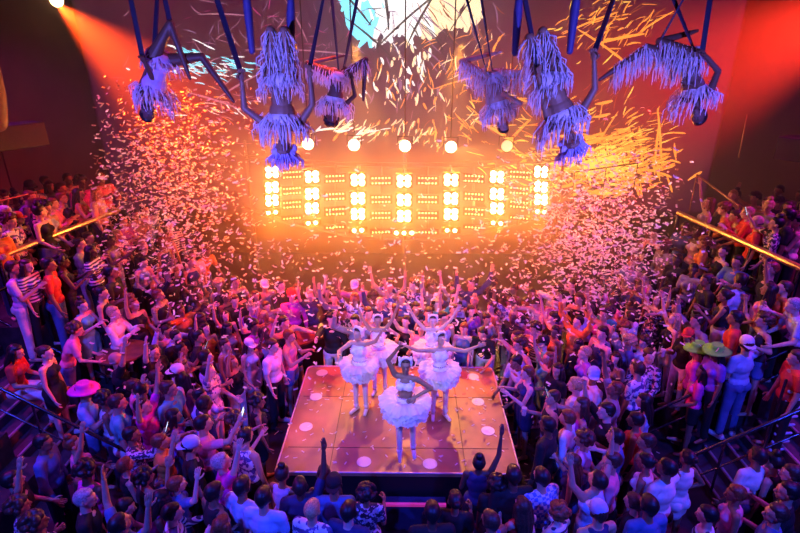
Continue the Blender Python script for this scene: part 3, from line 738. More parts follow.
POSES = {
 'standing with arms down': dict(uaR=(.16, .05, -1), faR=(.0, .3, -1), uaL=(.14, 0, -1), faL=(.02, .2, -1), nod=6),
 'clapping hands': dict(ua=(.22, .45, -.9), fa=(-.42, .75, .5), nod=5, curl=.15),
 'both arms raised': dict(ua=(.55, .2, .8), fa=(.1, .15, 1), nod=-12, curl=.1),
 'one arm raised': dict(uaR=(.35, .3, .9), faR=(.05, .25, 1), uaL=(.2, .1, -1), faL=(-.1, .7, -.4), nod=-8, curl=.2),
 'holding a phone up': dict(uaR=(.2, .8, .1), faR=(-.2, .55, .8), uaL=(.16, .0, -1), faL=(.0, .5, -.8), nod=0, curlR=.8),
 'hand on hip': dict(uaR=(.65, -.2, -.75), faR=(-.8, .25, -.35), uaL=(.14, 0, -1), faL=(.0, .4, -.9), side=5, nod=4),
 'leaning forward': dict(lean=26, ua=(.2, .55, -.75), fa=(-.25, 1, -.05), nod=-12, th=(.06, -.1, -1)),
 'holding a drink': dict(uaR=(.16, .15, -1), faR=(-.1, .95, .35), uaL=(.2, -.02, -1), faL=(.0, .35, -.9), yaw=18, curlR=.9),
 'dancing': dict(uaR=(.6, .3, .55), faR=(-.3, .3, 1), uaL=(.6, .2, -.5), faL=(-.2, .9, .3), side=8, twist=10, thR=(.22, .2, -1), skR=(.05, -.25, -1), thL=(.2, .0, -1), yaw=-12),
 'pointing ahead': dict(uaR=(.1, 1, .15), faR=(.0, 1, .25), uaL=(.2, .1, -1), faL=(-.1, .6, -.6), nod=0, curlR=.5),
 'arm round a neighbour': dict(uaR=(1, .1, .05), faR=(.8, .35, .1), uaL=(.15, .1, -1), faL=(-.2, .7, -.3), yaw=-25, side=-4),
 'looking back': dict(ua=(.16, .1, -1), fa=(-.1, .7, -.4), yaw=55, twist=15),
 'sitting': dict(th=(.15, 1, -.12), sk=(.02, .05, -1), ua=(.2, .25, -.9), fa=(-.25, 1, -.1), lean=8, nod=8),
}
_fig, _me = {}, {}
def get_fig(pose, fem):
    k = (pose, fem)
    if k not in _fig: _fig[k] = figure(POSES[pose], fem)
    return _fig[k]
def get_mesh(part, pose, fem, kind=None):
    k = (part, pose, fem, kind)
    if k not in _me:
        f = get_fig(pose, fem); nm = part
        if part == 'body': _me[k] = remesh('body', skin_prims(f), .0115, [M_ph, M_eyew, M_iris, M_lip], 2, add_hands_face(f))
        elif part == 'top': _me[k] = remesh(kind, top_prims(f, kind), .015, [M_ph], 2)
        elif part == 'bottom': _me[k] = remesh(kind, bottom_prims(f, kind), .015, [M_ph], 2)
        elif part[:4] == 'shoe': _me[k] = remesh('shoe', shoe_prims(f, part[4]), .012, [M_ph], 1)
    return _me[k]
def get_hair(kind):
    if kind not in _me: _me[kind] = hat_mesh(kind) if kind in ('cap', 'capback', 'brim') else hair_mesh(kind)
    return _me[kind]
def setmat(o, m, i=0):
    s = o.material_slots[i]; s.link = 'OBJECT'; s.material = m
TOPNAME = {'tee': 't_shirt', 'long': 'long_sleeved_shirt', 'tank': 'tank_top', 'crop': 'crop_top', 'dress': 'dress'}
PEOPLE = []
def person(x, y, z, face, pose, fem, hair, hairc, skin, top, topc, bottom, botc, label, group=None, shoes=False, hatc=None, scale=None):
    """face: heading in degrees, 0 looks away from the camera (+Y), 180 toward it"""
    root = link('person', None); tag(root, label, 'person', group)
    s = scale or (1.0 if fem else 1.06)
    root.location = (x, y, z); root.rotation_euler = (0, 0, radians(face)); root.scale = (s, s, s)
    f = get_fig(pose, fem)
    b = link('body', get_mesh('body', pose, fem), root); setmat(b, SKINM[skin])
    t = link(TOPNAME[top], get_mesh('top', pose, fem, top), root); setmat(t, CLM[topc])
    if top != 'dress':
        t = link(bottom, get_mesh('bottom', pose, fem, bottom), root); setmat(t, CLM[botc])
    M = Matrix.Translation(f.head) @ f.Rh.to_4x4()
    if hatc:
        t = link({'cap': 'cap', 'capback': 'cap', 'brim': 'brimmed_hat'}[hair], get_hair(hair), root, M=M); setmat(t, CLM[hatc])
        t = link('hair', get_hair('short' if not fem else 'long'), root, M=M); setmat(t, HAIRM[hairc])
    else:
        t = link('hair', get_hair(hair), root, M=M); setmat(t, HAIRM[hairc])
    if shoes:
        for k in 'RL':
            t = link('shoe', get_mesh('shoe' + k, pose, fem), root); setmat(t, CLM['black' if random.random() < .6 else 'white'])
    PEOPLE.append((x, y, z, root))
    root['_h'] = s; del root['_h']
    return root, f, s
M_phone = mat('phone_black', (.02, .02, .02), .2); M_screen = mat('phone_screen', (.3, .4, .6), .3, emit=(.6, .75, 1.0), estr=2.5, sample=False)
def phone(root, f, s, label, lit=True, k='R'):
    Mw = Matrix.Translation(root.location) @ Matrix.Rotation(root.rotation_euler.z, 4, 'Z') @ Matrix.Scale(s, 4)
    x, n, z = hand_basis(f, k)
    p = Mw @ (f.wr[k] + z * .09 + n * .02)
    r = link('phone', None, loc=p, rz=root.rotation_euler.z); tag(r, label, 'phone')
    bm = bmesh.new(); box(bm, (-.04, -.006, -.04), (.04, .006, .12)); bevel(obj('phone_body', bm, M_phone, r), .004)
    bm = bmesh.new(); box(bm, (-.035, -.0075, -.032), (.035, -.005, .112)); obj('phone_screen', bm, M_screen if lit else M_phone, r)
    r.rotation_euler = (radians(-20), 0, root.rotation_euler.z)
def cup(root, f, s, label, k='R'):
    Mw = Matrix.Translation(root.location) @ Matrix.Rotation(root.rotation_euler.z, 4, 'Z') @ Matrix.Scale(s, 4)
    x, n, z = hand_basis(f, k); p = Mw @ (f.wr[k] + z * .085 + n * .025)
    bm = bmesh.new(); disc(bm, (0, 0, -.06), I3, .032, .13, 16, r2=.042)
    tag(obj('plastic_cup', bm, mat('cup_plastic', (.8, .8, .85), .15, trans=.4), loc=p), label, 'cup')

# ================================================================ ballet dancers on the stage
M_tutu = mat('white_tulle', (.9, .88, .92), .9, trans=.35, bump=.3, nscale=30)
M_bod = mat('white_satin', (.88, .86, .9), .4, noise=.1, nscale=25, bump=.2)
M_tights = mat('pale_tights', (.85, .68, .66), .6)
M_pointe = mat('ballet_shoe', (.9, .75, .72), .35)
M_feather = mat('white_feather', (.92, .9, .95), .9, trans=.2)
M_gem = mat('silver_trim', (.8, .8, .85), .25, .8)
def tutu_mesh(R, layers, seed):
    rnd = random.Random(seed); bm = bmesh.new(); n = 120
    for L in range(layers):
        t = L / (layers - 1); drop = .02 + .20 * t; rad = R * (1 - .10 * t); ph = rnd.random() * 6
        prev = None
        for j in range(7):
            u = j / 6; r = .125 + (rad - .125) * u; z = -.01 - .02 * t + .035 * sin(u * pi) * (1 - t) - drop * u ** 1.8
            ring = []
            for i in range(n):
                a = 2 * pi * i / n
                w = u ** 1.5 * (sin(a * 15 + ph) * .014 + sin(a * 31 + ph * 2) * .008 + rnd.uniform(-.008, .008))
                rr = r + u ** 3 * (sin(a * 9 + ph) * .012 + rnd.uniform(-.012, .012))
                ring.append(bm.verts.new((rr * cos(a), rr * sin(a), z + w)))
            if prev:
                for i in range(n): bm.faces.new((prev[i], prev[(i + 1) % n], ring[(i + 1) % n], ring[i])).smooth = True
            prev = ring
    return to_mesh('tutu', bm, [M_tutu])
def dancer(label, px, py, face, pose, skin, two_piece=False, R=.40, seed=1, s=1.0, dark_bodice=False):
    p = P(px, py, ZS)
    f = figure(pose, True)
    root = link('ballet_dancer', None, loc=(p.x, p.y, ZS + .012), rz=radians(face)); root.scale = (s, s, s)
    tag(root, label, 'person')
    b = link('body', remesh('body', skin_prims(f), .0085, [SKINM[skin], M_eyew, M_iris, M_lip], 2, add_hands_face(f)), root)
    pr = [q for q in top_prims(f, 'crop' if two_piece else 'tank')]
    if two_piece: pr = pr[1:3] + pr[3:]; pr[0] = ('e', f.chest + f.Rc @ V((0, 0, .0)), f.Rc, (.15, .115, .095))
    link('bodice', remesh('bodice', pr, .009, [M_bod], 2), root)
    bm = bmesh.new()
    for i in range(26):
        a = 2 * pi * i / 26; ellipsoid(bm, f.waist + f.Rw @ V((.128 * cos(a), .104 * sin(a), -.03)), I3, (.014, .014, .012), 6, 4)
    obj('jewelled_belt', bm, M_gem, root)
    t = link('tutu', tutu_mesh(R, 6, seed), root, M=Matrix.Translation(f.pel + f.Rp @ V((0, 0, .06))) @ f.Rp.to_4x4())
    tp = [('e', f.pel, f.Rp, (.168, .118, .12))]
    for k in 'RL': tp += [('c', f.hip[k], f.kn[k], .088, .053), ('c', f.kn[k], f.an[k], .051, .038)]
    d = 0.12
    for k in 'RL':
        dd = f.an[k] - f.kn[k]; back = -(f.Rp @ V((0, 1, 0))); tp.append(('c', f.kn[k] + dd * .12 + back * .015, f.kn[k] + dd * .5 + back * .012, .046, .038))
    link('tights', remesh('tights', tp, .009, [M_tights], 2), root)
    for k in 'RL':
        h, tt, pt = f.ft[k]; r = (.041, .024) if pt else (.041, .031)
        sm = link('pointe_shoe', remesh('pointe_shoe', [('c', h, tt, *r)], .008, [M_pointe], 1), root)
        bm = bmesh.new(); a = f.an[k]; up = (f.kn[k] - a).normalized()
        tube(bm, [a + up * (.03 + .04 * i / 28) + V((.044 * cos(2 * pi * i / 14), .044 * sin(2 * pi * i / 14), 0)) for i in range(29)], .005, 5)
        obj('ribbon', bm, M_pointe, sm)
    M = Matrix.Translation(f.head) @ f.Rh.to_4x4()
    hr = link('hair', get_hair('bun'), root, M=M); setmat(hr, HAIRM['brown' if skin != 'dark' else 'black'])
    bm = bmesh.new(); rnd = random.Random(seed)
    for s2 in (-1, 1):
        for i in range(16):
            a = -.5 + i * .13; q = V((s2 * (.075 + .012 * rnd.random()), -.06 + .075 * cos(a) , .03 + .07 * sin(a)))
            capsule(bm, q, q + V((s2 * .006, -.05, -.02 - .02 * rnd.random())), .02, .012, 5)
    for i in range(40):
        a = pi * (i % 20) / 19; q = V((.083 * cos(a), .03 - .04 * (i // 20), .045 + .08 * sin(a))); ellipsoid(bm, q, I3, (.016, .02, .014), 6, 4)
    obj('feather_headpiece', bm, M_feather, root, M=M)
    return root, f
dancer('ballet dancer in two-piece white costume at the stage front, one hand on hip', 405, 461, 172,
       dict(uaR=(.35, .15, .95), faR=(-.55, .2, .85), uaL=(.85, -.1, -.6), faL=(-.85, .35, -.45), thR=(-.02, .14, -1), skR=(-.02, .02, -1), thL=(.04, -.06, -1), skL=(.03, -.1, -1), point=False, pointR=True, yaw=12, nod=-4, curl=.2), 'brown', True, .39, 3, .93)
dancer('ballet dancer in white tutu at left of the stage, one arm stretched toward the centre', 361, 411, 160,
       dict(uaL=(.75, .35, .55), faL=(.5, .4, .85), uaR=(.35, .8, -.2), faR=(-.4, .9, .2), thR=(-.03, .06, -1), thL=(-.01, -.05, -1), yaw=-10, nod=-4, curl=.15), 'tan', False, .35, 5, .9)
dancer('ballet dancer with both arms in a V behind the left dancer, head over the backs', 379, 392, 182,
       dict(ua=(.5, .1, .9), fa=(.32, .1, .95), thR=(-.03, .05, -1), nod=-10, curl=.1), 'olive', False, .40, 7, .86)
dancer('ballet dancer with raised arms at the back right of the stage, behind another dancer', 431, 392, 178,
       dict(ua=(.62, .1, .75), fa=(.45, .1, .9), thL=(-.03, .05, -1), nod=-8, curl=.1), 'pale', False, .40, 9, .86)
dancer('ballet dancer in white tutu at the right of the stage, both arms spread wide', 438, 417, 192,
       dict(uaR=(1, .25, .25), faR=(.8, .2, .55), uaL=(.9, .3, -.1), faL=(.7, .4, .5), thL=(.06, .08, -1), thR=(-.02, -.04, -1), yaw=10, nod=-4, curl=.15), 'tan', False, .37, 13, .9)

# ================================================================ aerialists hanging on straps
M_fringe = mat('white_fringe', (.95, .92, .97), .8, trans=.25)
M_strap = mat('dark_blue_strap', (.025, .025, .06), .6)
M_leot = mat('lilac_leotard', (.62, .45, .75), .6, noise=.1)
def fringe(bm, anchors, hang, L, rnd, out=None, r=.0065):
    for i, a in enumerate(anchors):
        l = L * rnd.uniform(.7, 1.2); w = V((rnd.uniform(-1, 1), rnd.uniform(-1, 1), rnd.uniform(-1, 1))) * .018
        o = (out[i] * rnd.uniform(.02, .07)) if out else V((0, 0, 0))
        m = a + hang * l * .45 + o + w; e = a + hang * l + o * .9 + w * 2
        capsule(bm, a, m, r * .8, r, 4); capsule(bm, m, e, r, r * .45, 4)
def strap(label, pa, pb, Y0, w=.05, pad=None):
    """flat fabric strap from point pa up to the ceiling through pixel pb"""
    top = Q(*pb, Y0); d = (top - pa).normalized(); e = pa + d * ((9.38 - pa.z) / d.z)
    bm = bmesh.new(); x, y, z = basis(d)
    def ring(c, a, b): return [bm.verts.new(c + x * a * i + y * b * j) for i, j in ((-1, -1), (1, -1), (1, 1), (-1, 1))]
    n = 14; prev = None; L = (e - pa).length
    for i in range(n + 1):
        t = i / n; tw = t * 2.2; xx, yy = x * cos(tw) + y * sin(tw), y * cos(tw) - x * sin(tw); c0 = d * L * t
        r4 = [bm.verts.new(c0 + xx * w / 2 * a + yy * .008 * b) for a, b in ((-1, -1), (1, -1), (1, 1), (-1, 1))]
        if prev:
            for k in range(4): bm.faces.new((prev[k], prev[(k + 1) % 4], r4[(k + 1) % 4], r4[k]))
        else: bm.faces.new(list(reversed(r4)))
        prev = r4
    bm.faces.new(prev)
    o = obj('aerial_strap', bm, M_strap, loc=pa); tag(o, label, 'strap')
    if pad:
        bm = bmesh.new(); capsule(bm, V((0, 0, -.03)), d * pad, .032, .045, 10); capsule(bm, d * pad, d * (pad + .25), .045, .025, 10)
        obj('padded_sleeve', bm, mat('padded_blue', (.05, .05, .2), .6), o)
    return o
def aerialist(label, Y, pel, head, face, pose, hands, feet, skin, fr, sc=1.0, hair='curly', leotard=False, seed=0):
    rnd = random.Random(seed)
    Pw = Q(*pel, Y); Hw = Q(head[0], head[1], Y + (head[2] if len(head) > 2 else 0))
    z = (Hw - Pw).normalized(); y = V(face); y = (y - z * y.dot(z)).normalized(); x = y.cross(z)
    R = Matrix((x, y, z)).transposed(); M = Matrix.Translation(Pw) @ R.to_4x4() @ Matrix.Scale(sc, 4); Mi = M.inverted()
    pose = dict(pose, free=True, point=True, curl=.95, flat=True)
    for k, h in hands.items():
        pose['hand' + k] = Mi @ Q(h[0], h[1], Y + h[2])
        if len(h) > 3: pose['pole' + k] = R.inverted() @ V(h[3])
    for k, h in feet.items():
        pose['foot' + k] = Mi @ Q(h[0], h[1], Y + h[2])
        if len(h) > 3: pose['kpole' + k] = R.inverted() @ V(h[3])
    f = figure(pose, True)
    root = link('aerialist', None); root.matrix_world = M; tag(root, label, 'person')
    link('body', remesh('body', skin_prims(f), .0085, [SKINM[skin], M_eyew, M_iris, M_lip], 2, add_hands_face(f)), root)
    hang = R.inverted() @ V((0, 0, -1))
    tp = [('e', f.pel + V((0, -.005, -.02)), f.Rp, (.172, .122, .1)), ('e', f.pel + V((.07, -.07, -.05)), f.Rp, (.088, .078, .09)), ('e', f.pel + V((-.07, -.07, -.05)), f.Rp, (.088, .078, .09))]
    if leotard: tp += top_prims(f, 'tank')
    else: link('bandeau_top', remesh('bandeau_top', [('e', f.chest + f.Rc @ V((0, 0, .02)), f.Rc, (.152, .114, .085))] , .01, [M_fringe], 1), root)
    link('leotard' if leotard else 'briefs', remesh('costume', tp, .01, [M_leot if leotard else M_fringe], 1), root)
    # fringes
    bm = bmesh.new(); A, O = [], []
    if 'thigh' in fr:
        for k in fr['thigh']:
            for i in range(10):
                t = i / 9; c = lerp(f.hip[k], f.kn[k], t); d = (f.kn[k] - f.hip[k]).normalized(); X, Yy, _ = basis(d)
                for j in range(11):
                    a = 2 * pi * j / 11 + rnd.random() * .5; o = X * cos(a) + Yy * sin(a); A.append(c + o * (.088 - .05 * t)); O.append(o)
    if 'shank' in fr:
        for k in fr['shank']:
            for i in range(26):
                t = i / 25; c = lerp(f.kn[k], f.an[k], t); X, Yy, _ = basis(f.an[k] - f.kn[k])
                for j in range(4):
                    a = rnd.random() * 6.3; o = X * cos(a) + Yy * sin(a); A.append(c + o * .05); O.append(o * .3)
    for i in range(46):
        a = 2 * pi * i / 46; o = f.Rp @ V((cos(a), sin(a), 0)); A.append(f.pel + f.Rp @ V((.17 * cos(a), .125 * sin(a), rnd.uniform(-.06, .03)))); O.append(o)
    fringe(bm, A, hang, fr.get('len', .16), rnd, O); obj('fringe_skirt', bm, M_fringe, root)
    if fr.get('collar', True):
        bm = bmesh.new(); A, O = [], []
        for i in range(120):
            a = 2 * pi * i / 60; rr = rnd.uniform(.75, 1.1); o = f.Rc @ V((cos(a), sin(a) * .8, 0)); A.append(f.chest + f.Rc @ V((.2 * rr * cos(a), .13 * rr * sin(a), rnd.uniform(-.03, .12)))); O.append(o * 1.5)
        fringe(bm, A, hang, .20, rnd, O); obj('fringe_collar', bm, M_fringe, root)
    Mh = Matrix.Translation(f.head) @ f.Rh.to_4x4()
    if hair == 'white':
        t = link('hair', get_hair('curly'), root, M=Mh); setmat(t, mat('lilac_wig', (.55, .5, .9), .8))
        bm = bmesh.new(); A, O = [], []
        for i in range(70):
            a = rnd.random() * 6.28; o = f.Rh @ V((cos(a), sin(a), .3)); A.append(f.head + f.Rh @ V((.09 * cos(a), .09 * sin(a) - .02, .05))); O.append(o * 1.3)
        fringe(bm, A, hang, .12, rnd, O); obj('wig_strands', bm, mat('lilac_wig', (.5, .5, .9), .8), t, M=Mh.inverted())
    else:
        t = link('hair', get_hair(hair), root, M=Mh); setmat(t, HAIRM['black'])
    return root, f, M
def at(M, p): return M @ p
UPB = dict(th=(-.06, .12, -1), sk=(.0, -1, .25))
# front left
r_, f_, M_ = aerialist('aerialist hanging head down at the front left, abs bare, both arms on dark straps', 5.5, (281, 83), (284, 147), (0, -1, 0), UPB,
    {'L': (242, 82, -.05, (-1, 0, -.3)), 'R': (310, 78, -.05, (1, 0, -.3))}, {}, 'brown', dict(thigh='RL', len=.15), 1.0, 'white', seed=1)
strap('strap slanting from the top to the left hand of the front left aerialist', at(M_, f_.wr['L'] + (f_.wr['L'] - f_.el['L']) * .3), (217, 0), 5.6)
strap('strap slanting from the top to the right hand of the front left aerialist', at(M_, f_.wr['R'] + (f_.wr['R'] - f_.el['R']) * .3), (323, 0), 5.6)
strap('blue padded strap end left of the knees of the front left aerialist', Q(252, 48, 5.7), (247, 0), 5.7, .04, .35)
strap('blue padded strap end right of the knees of the front left aerialist', Q(270 + 21, 55, 5.7), (291, 0), 5.7, .04, .35)
# front right
r_, f_, M_ = aerialist('aerialist hanging head down at the front right, abs bare, arms on dark straps', 5.5, (551, 82), (571, 141), (0, -1, 0), UPB,
    {'L': (536, 62, -.15, (-1, 0, -.3)), 'R': (594, 62, -.05, (1, 0, -.3))}, {}, 'brown', dict(thigh='RL', len=.15), 1.0, 'white', seed=2)
strap('strap from the top to the left hand of the front right aerialist', at(M_, f_.wr['L'] + (f_.wr['L'] - f_.el['L']) * .3), (525, 0), 5.5)
strap('strap slanting from the top to the right hand of the front right aerialist', at(M_, f_.wr['R'] + (f_.wr['R'] - f_.el['R']) * .3), (613, 0), 5.6)
strap('blue padded strap end left of the knees of the front right aerialist', Q(515, 50, 5.8), (519, 0), 5.8, .04, .35)
strap('blue padded strap end right of the knees of the front right aerialist', Q(570, 48, 5.7), (576, 0), 5.7, .04, .35)
# outer left
r_, f_, M_ = aerialist('aerialist in lilac leotard hanging head down at the far left, one leg stretched out', 6.4, (160, 62), (148, 112), (.75, -.65, 0), {},
    {'L': (155, 44, .15, (0, 0, -1)), 'R': (139, 52, -.3, (-1, 0, -.3))}, {'R': (224, 88, .0, (0, 0, 1)), 'L': (184, 62, -.05, (0, 0, 1))}, 'dark', dict(len=.1), .95, 'pony', True, seed=3)
strap('strap to the raised hand of the far left aerialist', at(M_, f_.wr['R'] + (f_.wr['R'] - f_.el['R']) * .3), (131, 0), 6.3)
strap('strap round the hips of the far left aerialist', at(M_, f_.hip['L'] + V((0, 0, -.06))), (157, 0), 6.5, .06)
strap('thin strap beside the knee of the far left aerialist', at(M_, f_.kn['L']), (165, 0), 6.4)
# outer right
r_, f_, M_ = aerialist('aerialist hanging head down at the far right, one fringed leg stretched level toward the middle', 6.2, (688, 62), (698, 112), (-.75, -.65, 0), {},
    {'R': (706, 56, -.25, (1, 0, -.3)), 'L': (690, 84, -.1, (1, 0, -.3))}, {'L': (614, 70, .0, (0, 0, 1)), 'R': (686, 34, .2, (-1, 0, .2))}, 'dark', dict(thigh='LR', shank='L', len=.2), .95, 'bun', seed=4)
strap('strap to the raised hand of the far right aerialist', at(M_, f_.wr['R'] + (f_.wr['R'] - f_.el['R']) * .3), (710, 0), 6.1)
strap('strap round the hips of the far right aerialist', at(M_, f_.hip['R'] + V((0, 0, -.06))), (674, 0), 6.3, .06)
strap('strap hooked by the bent knee of the far right aerialist', at(M_, f_.kn['R']), (683, 0), 6.2)
# behind, left of centre
r_, f_, M_ = aerialist('small aerialist farther back, hanging behind the front left one, tinted purple', 8.2, (338, 78), (332, 116), (.2, -1, 0), {},
    {'L': (345, 68, .1, (1, 0, 0)), 'R': (352, 80, -.1, (1, 0, -.3))}, {'R': (364, 88, .0, (0, 0, 1)), 'L': (333, 58, .2, (-1, 0, .2))}, 'dark', dict(thigh='RL', len=.16), .92, 'curly', seed=5)
strap('strap holding the small purple tinted aerialist behind, by the hand', at(M_, f_.wr['L'] + (f_.wr['L'] - f_.el['L']) * .3), (357, 0), 8.2, .045)
strap('strap holding the small purple tinted aerialist behind, by the hips', at(M_, f_.pel + V((0, 0, -.08))), (331, -10), 8.2, .045)
# behind, right of centre
r_, f_, M_ = aerialist('aerialist hanging sideways behind the front right one, fringed leg level', 7.2, (494, 80), (502, 122), (.3, -1, 0), {},
    {'L': (484, 56, .0, (-1, 0, 0)), 'R': (508, 96, -.3, (1, 0, -.3))}, {'R': (540, 104, -.1, (0, 0, 1)), 'L': (489, 55, .2, (-1, 0, .2))}, 'tan', dict(thigh='RL', shank='R', len=.17), .92, 'bun', seed=6)
strap('strap holding the sideways aerialist behind, by the hand', at(M_, f_.wr['L'] + (f_.wr['L'] - f_.el['L']) * .3), (467, 0), 7.2, .045)
strap('strap holding the sideways aerialist behind, by the hips', at(M_, f_.pel + V((0, 0, -.08))), (480, -10), 7.2, .045)

# ================================================================ the crowd: people one can pick out
Z = 'one'
def hp(px, py, face, pose, fem, hair, hairc, skin, top, topc, bottom, botc, label, hatc=None, shoes=False, extra=None):
    sc = (1.0 if fem else 1.06) * random.uniform(.98, 1.03)
    f = get_fig(pose, fem); hh = f.head.z * sc
    q = head_point(px, py, hh)
    a = radians(face); hx = (f.head.x * cos(a) - f.head.y * sin(a)) * sc; hy = (f.head.x * sin(a) + f.head.y * cos(a)) * sc
    x, y = q.x - hx, q.y - hy
    r = person(x, y, q.z - hh, face, pose, fem, hair, hairc, skin, top, topc, bottom, botc, label, None, shoes, hatc, sc)
    if extra: extra[0](*r, extra[1])
    return r
SD, CP, BR, OR, PH, HH, LF, DR, DN, PA, HUG, LB, ST = list(POSES)
T, S_, K = 'trousers', 'shorts', 'skirt'
# balcony, left
hp(5, 214, -70, LF, False, 'cap', 'black', 'brown', 'tee', 'purple', T, 'black', 'person in lilac cap and purple shirt at the left end of the gold rail', 'lavender')
hp(30, 197, -80, LF, False, 'short', 'auburn', 'pale', 'tee', 'purple', T, 'black', 'person in purple t-shirt leaning on the left gold rail, tallest of that end')
hp(38, 210, -60, LF, True, 'topbun', 'black', 'tan', 'tank', 'black', T, 'black', 'person in black tank top leaning far over the left gold rail')
hp(53, 204, -70, CP, True, 'short', 'auburn', 'pale', 'long', 'pink', T, 'black', 'red-haired person in pink long sleeves clapping at the left rail')
hp(62, 198, -80, SD, True, 'short', 'auburn', 'pale', 'tank', 'navy', T, 'black', 'person with short auburn hair and navy top at the left rail')
hp(79, 194, -75, CP, True, 'long', 'black', 'tan', 'tank', 'orange', T, 'black', 'dark-haired person in orange top pointing over the left rail')
hp(97, 193, -90, SD, True, 'long', 'blonde', 'pale', 'long', 'cream', T, 'black', 'blonde person in cream top leaning at the far end of the left rail')
# left, below the rail
hp(80, 244, -80, CP, False, 'short', 'brown', 'pale', 'tee', 'grey', T, 'white', 'man in grey t-shirt and white trousers clapping below the left gold rail', shoes=True)
hp(89, 238, -100, SD, True, 'bun', 'brown', 'tan', 'tee', 'floral', T, 'black', 'woman in patterned top just beyond the man in white trousers')
hp(49, 265, -70, SD, False, 'short', 'black', 'brown', 'tee', 'red', T, 'denim blue', 'dark-haired man in dark red t-shirt and jeans on the left steps')
hp(63, 262, -60, CP, True, 'curly', 'black', 'dark', 'tank', 'black', T, 'black', 'curly-haired woman in black, next to the man in the red t-shirt, left tiers')
hp(14, 268, -75, CP, False, 'short', 'brown', 'tan', 'tee', 'lavender', T, 'white', 'stout man in lavender t-shirt and white jeans at the left edge')
hp(27, 266, -95, SD, True, 'long', 'brown', 'pale', 'tee', 'striped', T, 'black', 'woman in striped shirt behind the lavender t-shirt man')
hp(102, 293, -80, SD, True, 'bun', 'black', 'tan', 'tank', 'black', T, 'black', 'slim woman in black tank top above the white-shirted man, left tiers')
hp(114, 313, -90, CP, False, 'short', 'blonde', 'pale', 'long', 'white', T, 'denim blue', 'fair-haired man in white shirt bent over the low table at left')
hp(76, 330, -60, LF, True, 'curly', 'brown', 'pale', 'tee', 'pink', T, 'denim blue', 'person in pink t-shirt leaning forward by the upper left stair rail')
hp(16, 352, -80, ST, True, 'long', 'black', 'tan', 'tee', 'red', T, 'white', 'person in red top and white trousers sitting at the top of the left stairs')
hp(46, 353, -85, SD, True, 'bun', 'brown', 'pale', 'dress', 'black', T, 'black', 'woman in long black dress standing on the left stairs', shoes=True)
hp(116, 359, -60, OR, False, 'bald', 'grey', 'tan', 'tee', 'black', T, 'denim blue', 'bald man in black t-shirt and jeans at the bottom of the left stairs', shoes=True)
hp(85, 391, -75, CP, False, 'brim', 'brown', 'tan', 'tee', 'pale blue', S_, 'denim blue', 'man in magenta brimmed hat and pale blue t-shirt by the left stairs', 'magenta')
hp(105, 399, -70, DR, True, 'curly', 'black', 'brown', 'tank', 'white', T, 'denim blue', 'curly-haired woman in white tank top beside the man in the magenta hat')
hp(142, 389, -40, DR, False, 'short', 'black', 'brown', 'tee', 'pale blue', T, 'navy', 'man in pale blue shirt seen from behind, right of the magenta hat', shoes=True)
hp(174, 416, -60, SD, True, 'long', 'black', 'tan', 'tank', 'purple', S_, 'denim blue', 'long-haired woman in purple tank top, left of the stage front corner')
hp(192, 446, -65, SD, False, 'capback', 'black', 'tan', 'tee', 'black', T, 'black', 'man in backwards pale cap and black t-shirt, lower left', 'pale blue')
hp(44, 443, -80, SD, False, 'short', 'black', 'brown', 'long', 'denim blue', T, 'navy', 'man in blue long-sleeved shirt standing at the foot of the left stairs', shoes=True)
hp(74, 444, -60, OR, True, 'topbun', 'auburn', 'tan', 'tank', 'pink', T, 'black', 'woman in pink tank top with one arm up under the left stair rail')
hp(86, 499, -70, SD, False, 'short', 'grey', 'pale', 'tee', 'black', T, 'black', 'grey-haired man in black t-shirt at the lower left')
hp(87, 470, -20, SD, False, 'curly', 'black', 'dark', 'tank', 'magenta', T, 'black', 'person with dark curly hair and magenta vest, back to us, lower left')
hp(126, 507, -70, LF, True, 'short', 'black', 'pale', 'tank', 'denim blue', T, 'black', 'dark-haired woman in blue top leaning forward at the lower left')
hp(20, 506, -60, DR, True, 'curly', 'brown', 'tan', 'tank', 'floral', T, 'black', 'curly-haired woman in patterned top in the bottom left corner')
hp(13, 480, -60, OR, False, 'short', 'black', 'tan', 'tee', 'black', T, 'black', 'person in black with one arm up at the bottom left edge')
hp(273, 346, -110, SD, False, 'short', 'brown', 'pale', 'tee', 'white', T, 'black', 'man in white shirt and black trousers standing alone beside the stage corner', shoes=True)
hp(206, 357, -80, DR, False, 'short', 'black', 'tan', 'tee', 'lavender', T, 'navy', 'short-haired man in lavender t-shirt, left of the stage')
hp(178, 372, -60, SD, False, 'capback', 'brown', 'pale', 'tee', 'white', T, 'navy', 'man in white cap and white t-shirt in the thick of the left crowd', 'white')
hp(182, 378, -40, LB, True, 'long', 'black', 'tan', 'tank', 'purple', K, 'black', 'woman with long black hair turning back, left crowd')
hp(236, 420, -60, CP, True, 'curly', 'brown', 'tan', 'tank', 'floral', T, 'black', 'curly-haired woman in spotted top clapping near the left stage side')
hp(205, 404, -50, SD, False, 'short', 'black', 'dark', 'long', 'navy', T, 'black', 'tall man in navy long sleeves, left of the stage')
hp(258, 402, -70, SD, True, 'curly', 'black', 'brown', 'dress', 'black', T, 'black', 'woman with big dark curls and black dress right beside the stage')
hp(243, 486, -25, SD, False, 'short', 'black', 'brown', 'long', 'pale blue', T, 'navy', 'man in pale blue shirt at the lower left of the stage')
hp(264, 497, -10, SD, False, 'short', 'black', 'tan', 'tee', 'pale blue', T, 'navy', 'person in pale blue t-shirt at the bottom edge, below the stage corner')
hp(215, 492, -40, SD, False, 'short', 'black', 'brown', 'tank', 'black', T, 'black', 'man in black vest with cropped hair at the bottom, left of the blue shirts')
hp(222, 462, -60, OR, False, 'short', 'grey', 'pale', 'tee', 'magenta', T, 'black', 'grey-haired man in magenta t-shirt with one arm raised')
